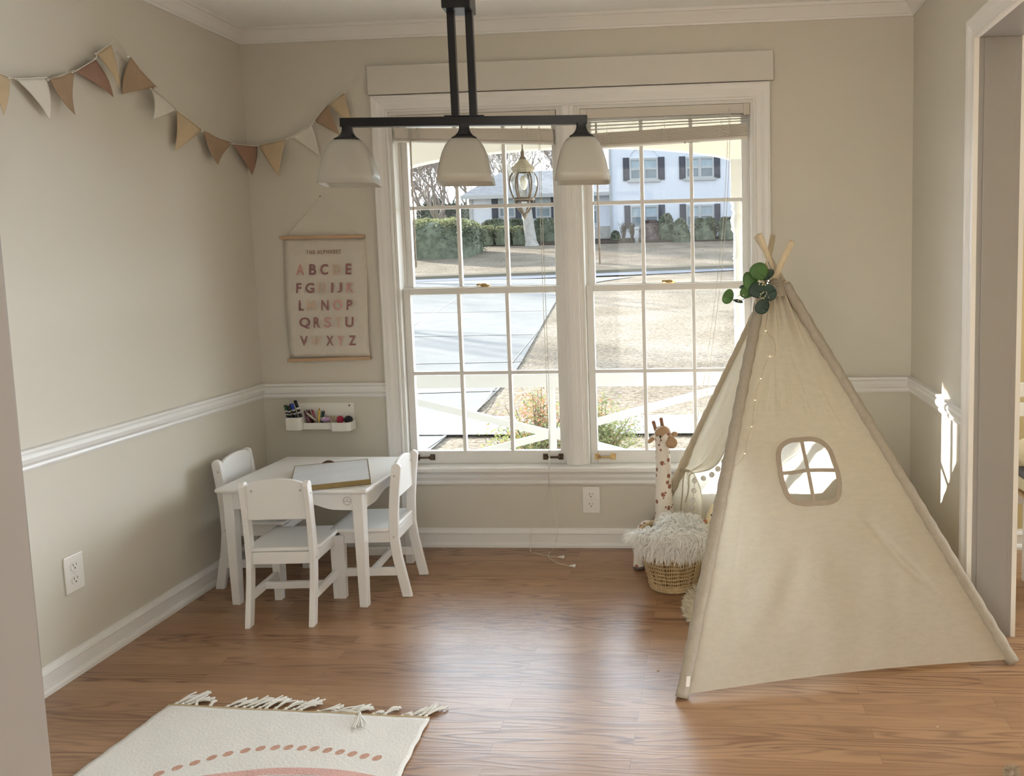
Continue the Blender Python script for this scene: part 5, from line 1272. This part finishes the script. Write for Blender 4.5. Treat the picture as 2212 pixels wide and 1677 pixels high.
hwin(1360.5,341,1421,390,HY,2,True); hwin(1481.5,338,1542,386,HY,2,True); hwin(1363,443,1422,492,HY,2); hwin(1483,441,1541,490,HY,2)
for q in ((1346.7,341,1359.5,391),(1422.5,339,1435.2,388.7),(1467.5,338,1480.3,387.7),(1543,336,1555.3,385),(1350,444,1361.8,494),(1424,442,1436.3,492),(1469,441,1481.5,491),(1544,440,1556,489)): shutter(*q, HY)
hwin(1079,428,1113,471,WYf,1); hwin(1158,427,1190,471,WYf,1); hwin(1275,424,1291,486,WYf,1)
for q in ((1063.5,427,1075,472),(1114,427,1125,472),(1147,427,1157,472),(1191,426,1202,472)): shutter(*q, WYf)

# ---- hedges and shrubs
def leaves(mb, n, fn, size, rg, mis=(0,), top=None):
    for i in range(n):
        p, nn = fn(rg); p = Vector(p); a = Vector((rg.uniform(-1,1),rg.uniform(-1,1),rg.uniform(-1,1))).normalized(); u = (a+nn*.5).normalized(); v = u.cross(Vector((rg.uniform(-1,1),rg.uniform(-1,1),rg.uniform(-1,1)))).normalized(); s = size*rg.uniform(.6,1.4)
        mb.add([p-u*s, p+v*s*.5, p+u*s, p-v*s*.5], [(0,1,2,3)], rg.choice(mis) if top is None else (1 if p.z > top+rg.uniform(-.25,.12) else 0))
def hedge(px0, py0, px1, py1, y, depth, label, m=M_hedge, mtop=None, n=3200, size=.06, rough=.1, round_=.25, name='hedge', group='trimmed hedges across the street'):
    a, b = ony(px0,py1,y), ony(px1,py0,y); zb = min(a.z, gz(y)); w_, h_ = b.x-a.x, b.z-zb; c = Vector(((a.x+b.x)/2, y+depth/2, zb)); rg = random.Random(int(px0*7+py0))
    mb = MB(); k = 24
    def surf(u, v, g=1.):
        # superellipsoid shell
        th = PI*.5*v; ph = 2*PI*u; e = round_
        f = lambda q: math.copysign(abs(q)**e, q)
        x = f(math.cos(ph))*f(math.cos(th))*w_/2*g; yy = f(math.sin(ph))*f(math.cos(th))*depth/2*g; z_ = f(math.sin(th))*h_*g
        d = 1+rough*.5*noise.noise(Vector((x*1.1+px0, yy*1.1, z_*1.1)))
        return c+Vector((x*d, yy*d, z_*d))
    mb.grid(lambda u, v: surf(u,v,.95), 40, 14, 0)
    def em(rg):
        u, v = rg.random(), rg.random()**.8; g = rg.uniform(.93,1.05); p = surf(u,v,g); return p, (p-c-Vector((0,0,h_*.4))).normalized()
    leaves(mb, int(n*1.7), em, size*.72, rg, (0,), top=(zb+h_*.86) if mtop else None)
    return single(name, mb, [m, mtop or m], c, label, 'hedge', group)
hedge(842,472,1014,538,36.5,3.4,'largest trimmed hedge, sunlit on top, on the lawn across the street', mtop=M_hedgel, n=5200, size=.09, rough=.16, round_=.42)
hedge(1036,474,1141,498,44.0,.8,'long dark hedge under the first window of the house wing', n=2200, size=.08, round_=.4)
hedge(1150,472,1212,512,44.0,.8,'dark hedge beyond the pale tree trunk below the house wing', n=1800, size=.08, round_=.4)
for i, (q0, q1, lab) in enumerate(((1034,1064,'low boxy hedge block furthest from the pale tree trunk'),(1066,1102,'middle low boxy hedge block before the house wing'),(1103,1139,'low boxy hedge block beside the pale tree trunk'))):
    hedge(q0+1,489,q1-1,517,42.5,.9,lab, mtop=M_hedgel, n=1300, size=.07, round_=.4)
hedge(1380,476,1429,507,43.6,1.3,'burgundy rounded hedge before the house', m=M_burg, n=1700, size=.06, round_=.6)
hedge(1423,465,1458,506,43.2,1.0,'dark green shrub next to the burgundy hedge', n=1000, size=.09, round_=.8, rough=.5, name='shrub', group='shrubs before the house')
hedge(1452,468,1490,506,42.0,1.0,'dark green leggy shrub between the two house windows', n=900, size=.09, round_=.9, rough=.5, name='shrub', group='shrubs before the house')
hedge(1497,471,1548,509,42.9,1.4,'big green clipped hedge under the ground floor house window nearest the porch post', n=2000, size=.08, round_=.42)
hedge(1552,469,1600,511,42.7,1.4,'green clipped hedge half hidden by the turned porch post', n=2000, size=.08, round_=.42)
hedge(1318,500,1338,510,43.8,.8,'low dark shrub at the corner of the white house', n=500, size=.08, round_=.8, rough=.4, name='shrub', group='shrubs before the house')
def grow(mb, p, d, l, r, dep, rg, spread=.6, up=.12, mi=0, kids=(2,3), taper=.66, rmin=.009):
    n = 4; pts = [p]; rad = [r]; q = p.copy(); dd = d.copy()
    for i in range(n):
        dd = (dd + Vector((rg.uniform(-1,1),rg.uniform(-1,1),rg.uniform(-.6,1)))*.14 + Vector((0,0,up*.4))).normalized(); q = q+dd*(l/n); pts.append(q.copy()); rad.append(r*(1-(1-taper)*(i+1)/n))
    mb.tube(pts, rad, n=6 if r > .05 else (4 if r > .015 else 3), mi=mi, caps=False)
    if dep <= 0: return
    for k in range(rg.randint(*kids)):
        ax = Vector((rg.uniform(-1,1),rg.uniform(-1,1),rg.uniform(-.4,.6))); d2 = (dd*(1-spread*.45)+ax*spread).normalized(); t = rg.uniform(.45,1.)
        i = min(n, max(1, int(t*n+.5))); grow(mb, pts[i], d2, l*rg.uniform(.6,.84), max(rmin, rad[i]*rg.uniform(.42,.66)), dep-1, rg, spread, up, mi, kids, taper, rmin)
def tree(px, y, h, r, label, m=M_bark, seed=1, dep=6, trunk=.3, lean=(0,0), kids=(2,3), x=None, spread=.6, group='bare winter trees', name='bare_tree'):
    if x is None: x = ony(px, 500, y).x
    b = Vector((x, y, gz(y)-.1)); rg = random.Random(seed); mb = MB(); tp = b+Vector((lean[0], lean[1], h*trunk))
    mb.tube([b, b.lerp(tp,.12), b.lerp(tp,.5), tp], [r*1.5, r*1.08, r, r*.92], n=10, caps=False)
    for k in range(rg.randint(3,4)):
        a = rg.uniform(0,2*PI); grow(mb, tp, Vector((math.cos(a)*.6, math.sin(a)*.6, rg.uniform(.6,1.1))).normalized(), h*.24, r*.52, dep-1, rg, spread, .1, 0, kids, rmin=.009 if y < 50 else .017)
    return single(name, mb, m, b, label, 'tree', group)
tree(946,39.5,10,.19,'bare grey tree with forked trunk rising behind the sunlit hedge by the street', seed=5, dep=6, trunk=.17, kids=(3,3))
tree(1148,42.2,9.5,.3,'pale barked bare tree standing among the low hedge blocks', m=M_barkp, seed=12, dep=6, trunk=.28, lean=(-.3,0), kids=(2,3), spread=.75)
tree(905,56,11,.13,'slim bare tree far behind the sunlit hedge by the street', seed=21, dep=6, trunk=.25, kids=(3,3))
tree(978,64,12,.14,'bare tree far off where the house wing roof ends', seed=33, dep=6, trunk=.2, kids=(3,3))
tree(1065,72,13,.15,'bare tree far beyond the wing roof, between the lamp shade and the lantern', seed=41, dep=6, trunk=.25, kids=(3,3))
tree(1185,82,14,.15,'bare tree far beyond the wing roof, past the lantern', seed=57, dep=6, trunk=.25, kids=(3,3))
tree(866,47,10,.14,'bare tree across the street at the edge of the window by the blind wand', seed=64, dep=6, trunk=.2, kids=(3,3))
for k_, (px_, y_, h_) in enumerate(((918,52,9.5),(960,50,9),(1010,86,15),(1040,66,12),(1100,64,12),(1125,90,15),(1215,66,12),(1240,88,14))):
    tree(px_, y_, h_, .22, ('slender bare tree behind the big hedge, nearer the window frame', 'slender bare tree behind the forked grey tree', 'tall bare tree far beyond the corner of the house wing', 'bare tree just beyond the eave corner of the house wing', 'bare tree beyond the wing roof, just beside the lantern', 'tall bare tree far beyond the wing roof, behind the lantern', 'bare tree beyond the wing roof, behind the window mullion', 'tall bare tree far beyond the wing roof, behind the window mullion')[k_], seed=100+k_*7, dep=6, trunk=.2, kids=(3,3))
tree(930,92,14,.15,'most distant bare tree seen past the forked grey tree', seed=71, dep=6, trunk=.2, kids=(3,3))
for (x_, y_, h_, lab_) in ((-20,24,11,'bare tree beside the driveway, casting the nearest shadow streaks over the concrete'),(-26,36,12,'bare tree up by the street, casting faint shadow streaks over the driveway'),(-15,31,11,'bare tree by the street, casting shadow streaks over the lawn beside the driveway')):
    tree(0, y_, h_, .24, lab_, seed=int(200+y_), dep=5, trunk=.25, kids=(3,3), x=x_, group='bare trees beside the driveway')
# wooded thicket behind
hedge(880,440,1016,480,50,2.,'dull green thicket behind the big left hedge', m=mat('thicket', (.17,.185,.15), .9, .05, var=.4, vs=2), n=3000, size=.13, rough=.6, round_=.7, name='thicket', group=None)
# twiggy shrubs
def twigbush(px, py0, py1, y, wpx, label, m=M_twig, n=46, seed=3):
    b = ong(px, py1) if False else Vector((ony(px,py1,y).x, y, gz(y))); h_ = ony(px,py0,y).z-b.z; w_ = abs(ony(px+wpx/2,py0,y).x-b.x); rg = random.Random(seed); mb = MB()
    for i in range(n):
        a = rg.uniform(0,2*PI); q = rg.uniform(.1,1)*w_; t_ = b+Vector((q*math.cos(a), q*math.sin(a)*.6, h_*rg.uniform(.6,1))); md = b.lerp(t_,.5)+Vector((rg.uniform(-.08,.08),0,.06)); s_ = b+Vector((rg.uniform(-.2,.2)*w_, rg.uniform(-.1,.1), 0))
        mb.tube([s_, md, t_], [.022,.014,.006], n=4, caps=False)
        for k in range(3): f = rg.uniform(.4,.9); q2 = md.lerp(t_,f); mb.tube([q2, q2+Vector((rg.uniform(-.25,.25),rg.uniform(-.2,.2),rg.uniform(.1,.35)))*h_*.5], [.009,.004], n=3, caps=False)
    single('twiggy_shrub', mb, m, b, label, 'shrub', 'bare twiggy shrubs')
twigbush(1347,480,508,43.6,20,'bare reddish twiggy shrub at the house corner', seed=4); twigbush(1365,480,508,42.8,16,'bare reddish twiggy shrub touching the burgundy hedge', seed=6)
twigbush(1024,478,524,40.2,42,'bare spreading twiggy bush at the end of the big sunlit hedge', seed=8, n=80)
a, b = ony(1372,492,42.5), ony(1378.5,510,42.5); mb = MB(); mb.tube([((a.x+b.x)/2,42.5,gz(42.5)-.05),((a.x+b.x)/2,42.5,a.z-.1)], .11, n=12); mb.ell(((a.x+b.x)/2,42.5,a.z-.06), .16, .16, .1); single('garden_post', mb, M_ext, ((a.x+b.x)/2,42.5,gz(42.5)), 'short white garden post on the lawn before the burgundy hedge', 'post')
mb = MB(); mb.box((wx0,41.9,gz(42.)-.2),(x1,44.9,gz(43.3)+.02)); 
vs = []; 
mb = MB()
for i in range(14):
    pass
ysm = [42.3,43.2,44.2,45.0]; ground_strip(mb, lambda y: H(1000,500).x, lambda y: x1, .03, 0, ysm); struct('planting_bed', mb, M_mulch)
# ---- nandina in front of the railing
def nandina(px, y, wpx, pytop, seed, label, red):
    b = Vector((ony(px,900,y).x, y, gz(y))); top_ = ony(px,pytop,y).z; h_ = top_-b.z; w_ = abs(ony(px+wpx/2,900,y).x-b.x); rg = random.Random(seed)
    t = thing('nandina_shrub', label, 'shrub', b, group='nandina shrubs by the porch'); st = MB(); lf = MB()
    for i in range(48):
        a = rg.uniform(0,2*PI); q = rg.random()**.6*w_; e = b+Vector((q*math.cos(a), q*math.sin(a)*.7, h_*rg.uniform(.45,1)*(1-.35*(q/w_)**2))); m_ = b.lerp(e,.5)+Vector((0,0,.12))
        st.tube([b+Vector((rg.uniform(-.08,.08),rg.uniform(-.08,.08),0)), m_, e], [.006,.005,.0025], n=4, caps=False)
        for k in range(95):
            f = rg.uniform(.35,1.04); p = m_.lerp(e, (f-.35)/.65)+Vector((rg.gauss(0,.07),rg.gauss(0,.07),rg.gauss(0,.06))); d = Vector((rg.uniform(-1,1),rg.uniform(-1,1),rg.uniform(-.2,.8))).normalized(); s_ = d.cross(Vector((rg.uniform(-1,1),rg.uniform(-1,1),rg.uniform(-1,1)))).normalized(); l = rg.uniform(.024,.042); w2 = l*.17
            hi = (p.z-b.z)/h_; r_ = rg.random() < (red*1.4 if hi > .62 else red*.35)
            lf.add([p, p+d*l*.5+s_*w2, p+d*l, p+d*l*.5-s_*w2], [(0,1,2,3)], 1 if r_ else 0)
    build('stems', st, M_twig, t); build('leaves', lf, [M_nand, M_nandr], t)
nandina(1158,2.5,205,822,3,'nandina shrub with reddish leaf tips behind the center railing post',.34)
nandina(1296,2.7,190,824,9,'mostly green nandina shrub behind the rising railing brace',.16)

# ================================================================ LIGHT
sun_d = bpy.data.lights.new('sun', 'SUN'); sun_d.energy = 6.5; sun_d.angle = math.radians(.6); sun_d.color = (1,.95,.87)
sun = bpy.data.objects.new('sun', sun_d); COL.objects.link(sun); dv = Vector((.81,-.58,-.325)).normalized(); sun.rotation_euler = dv.to_track_quat('-Z','Y').to_euler(); sun.location = (-20,20,15)
def area(name, loc, look, sx, sy, e, col=(1,1,1)):
    d = bpy.data.lights.new(name, 'AREA'); d.shape = 'RECTANGLE'; d.size = sx; d.size_y = sy; d.energy = e; d.color = col
    o = bpy.data.objects.new(name, d); COL.objects.link(o); o.location = loc; o.rotation_euler = (Vector(look)-Vector(loc)).to_track_quat('-Z','Z').to_euler(); return o
area('hall_fill_light', (-1.52,-4.6,1.28), (0,-4.6,1.2), 1.6, 1.7, 230, (.78,.89,1))  # added fill lamp in an invented hall opening, brightens the room by bounce
area('next_room_fill_light', (6.62,-.45,1.3), (0,-1.4,1.2), .9, 1.6, 62, (.8,.9,1))  # added fill lamp out of view, brightens the side wall through the opening
w = bpy.data.worlds.new('world'); sc.world = w; w.use_nodes = True; nt = w.node_tree; bg = nt.nodes['Background']
# low winter sun ahead: pale blue dome with a bright hazy band near the horizon on the sun's side
tc = N(nt, 'ShaderNodeTexCoord'); sp = N(nt, 'ShaderNodeSeparateXYZ'); nt.links.new(tc.outputs['Generated'], sp.inputs[0])
el = N(nt, 'ShaderNodeMapRange', _interpolation_type='SMOOTHSTEP'); el.inputs[1].default_value = .0; el.inputs[2].default_value = .85; el.inputs[3].default_value = 1.; el.inputs[4].default_value = 0.; nt.links.new(sp.outputs[2], el.inputs[0])
fr = N(nt, 'ShaderNodeMapRange', _interpolation_type='SMOOTHSTEP'); fr.inputs[1].default_value = -.1; fr.inputs[2].default_value = .6; nt.links.new(sp.outputs[1], fr.inputs[0])
mu = N(nt, 'ShaderNodeMath', _operation='MULTIPLY'); nt.links.new(el.outputs[0], mu.inputs[0]); nt.links.new(fr.outputs[0], mu.inputs[1])
st = N(nt, 'ShaderNodeMath', _operation='MULTIPLY_ADD', i1=6.5, i2=.6); nt.links.new(mu.outputs[0], st.inputs[0]); nt.links.new(st.outputs[0], bg.inputs[1])
mc = N(nt, 'ShaderNodeMix', _data_type='RGBA'); mc.inputs[6].default_value = (.72,.85,1,1); mc.inputs[7].default_value = (.82,.91,1,1); nt.links.new(mu.outputs[0], mc.inputs[0]); nt.links.new(mc.outputs[2], bg.inputs[0])
sc.view_settings.view_transform = 'Standard'; sc.view_settings.look = 'None'; sc.view_settings.gamma = 1; sc.view_settings.exposure = 1.52; sc.view_settings.use_curve_mapping = False
try:
    sc.cycles.use_denoising = True; sc.cycles.max_bounces = 8; sc.cycles.diffuse_bounces = 4; sc.cycles.adaptive_threshold = .03; sc.cycles.glossy_bounces = 3; sc.cycles.transmission_bounces = 6; sc.cycles.transparent_max_bounces = 16; sc.cycles.sample_clamp_indirect = 6.
except Exception: pass
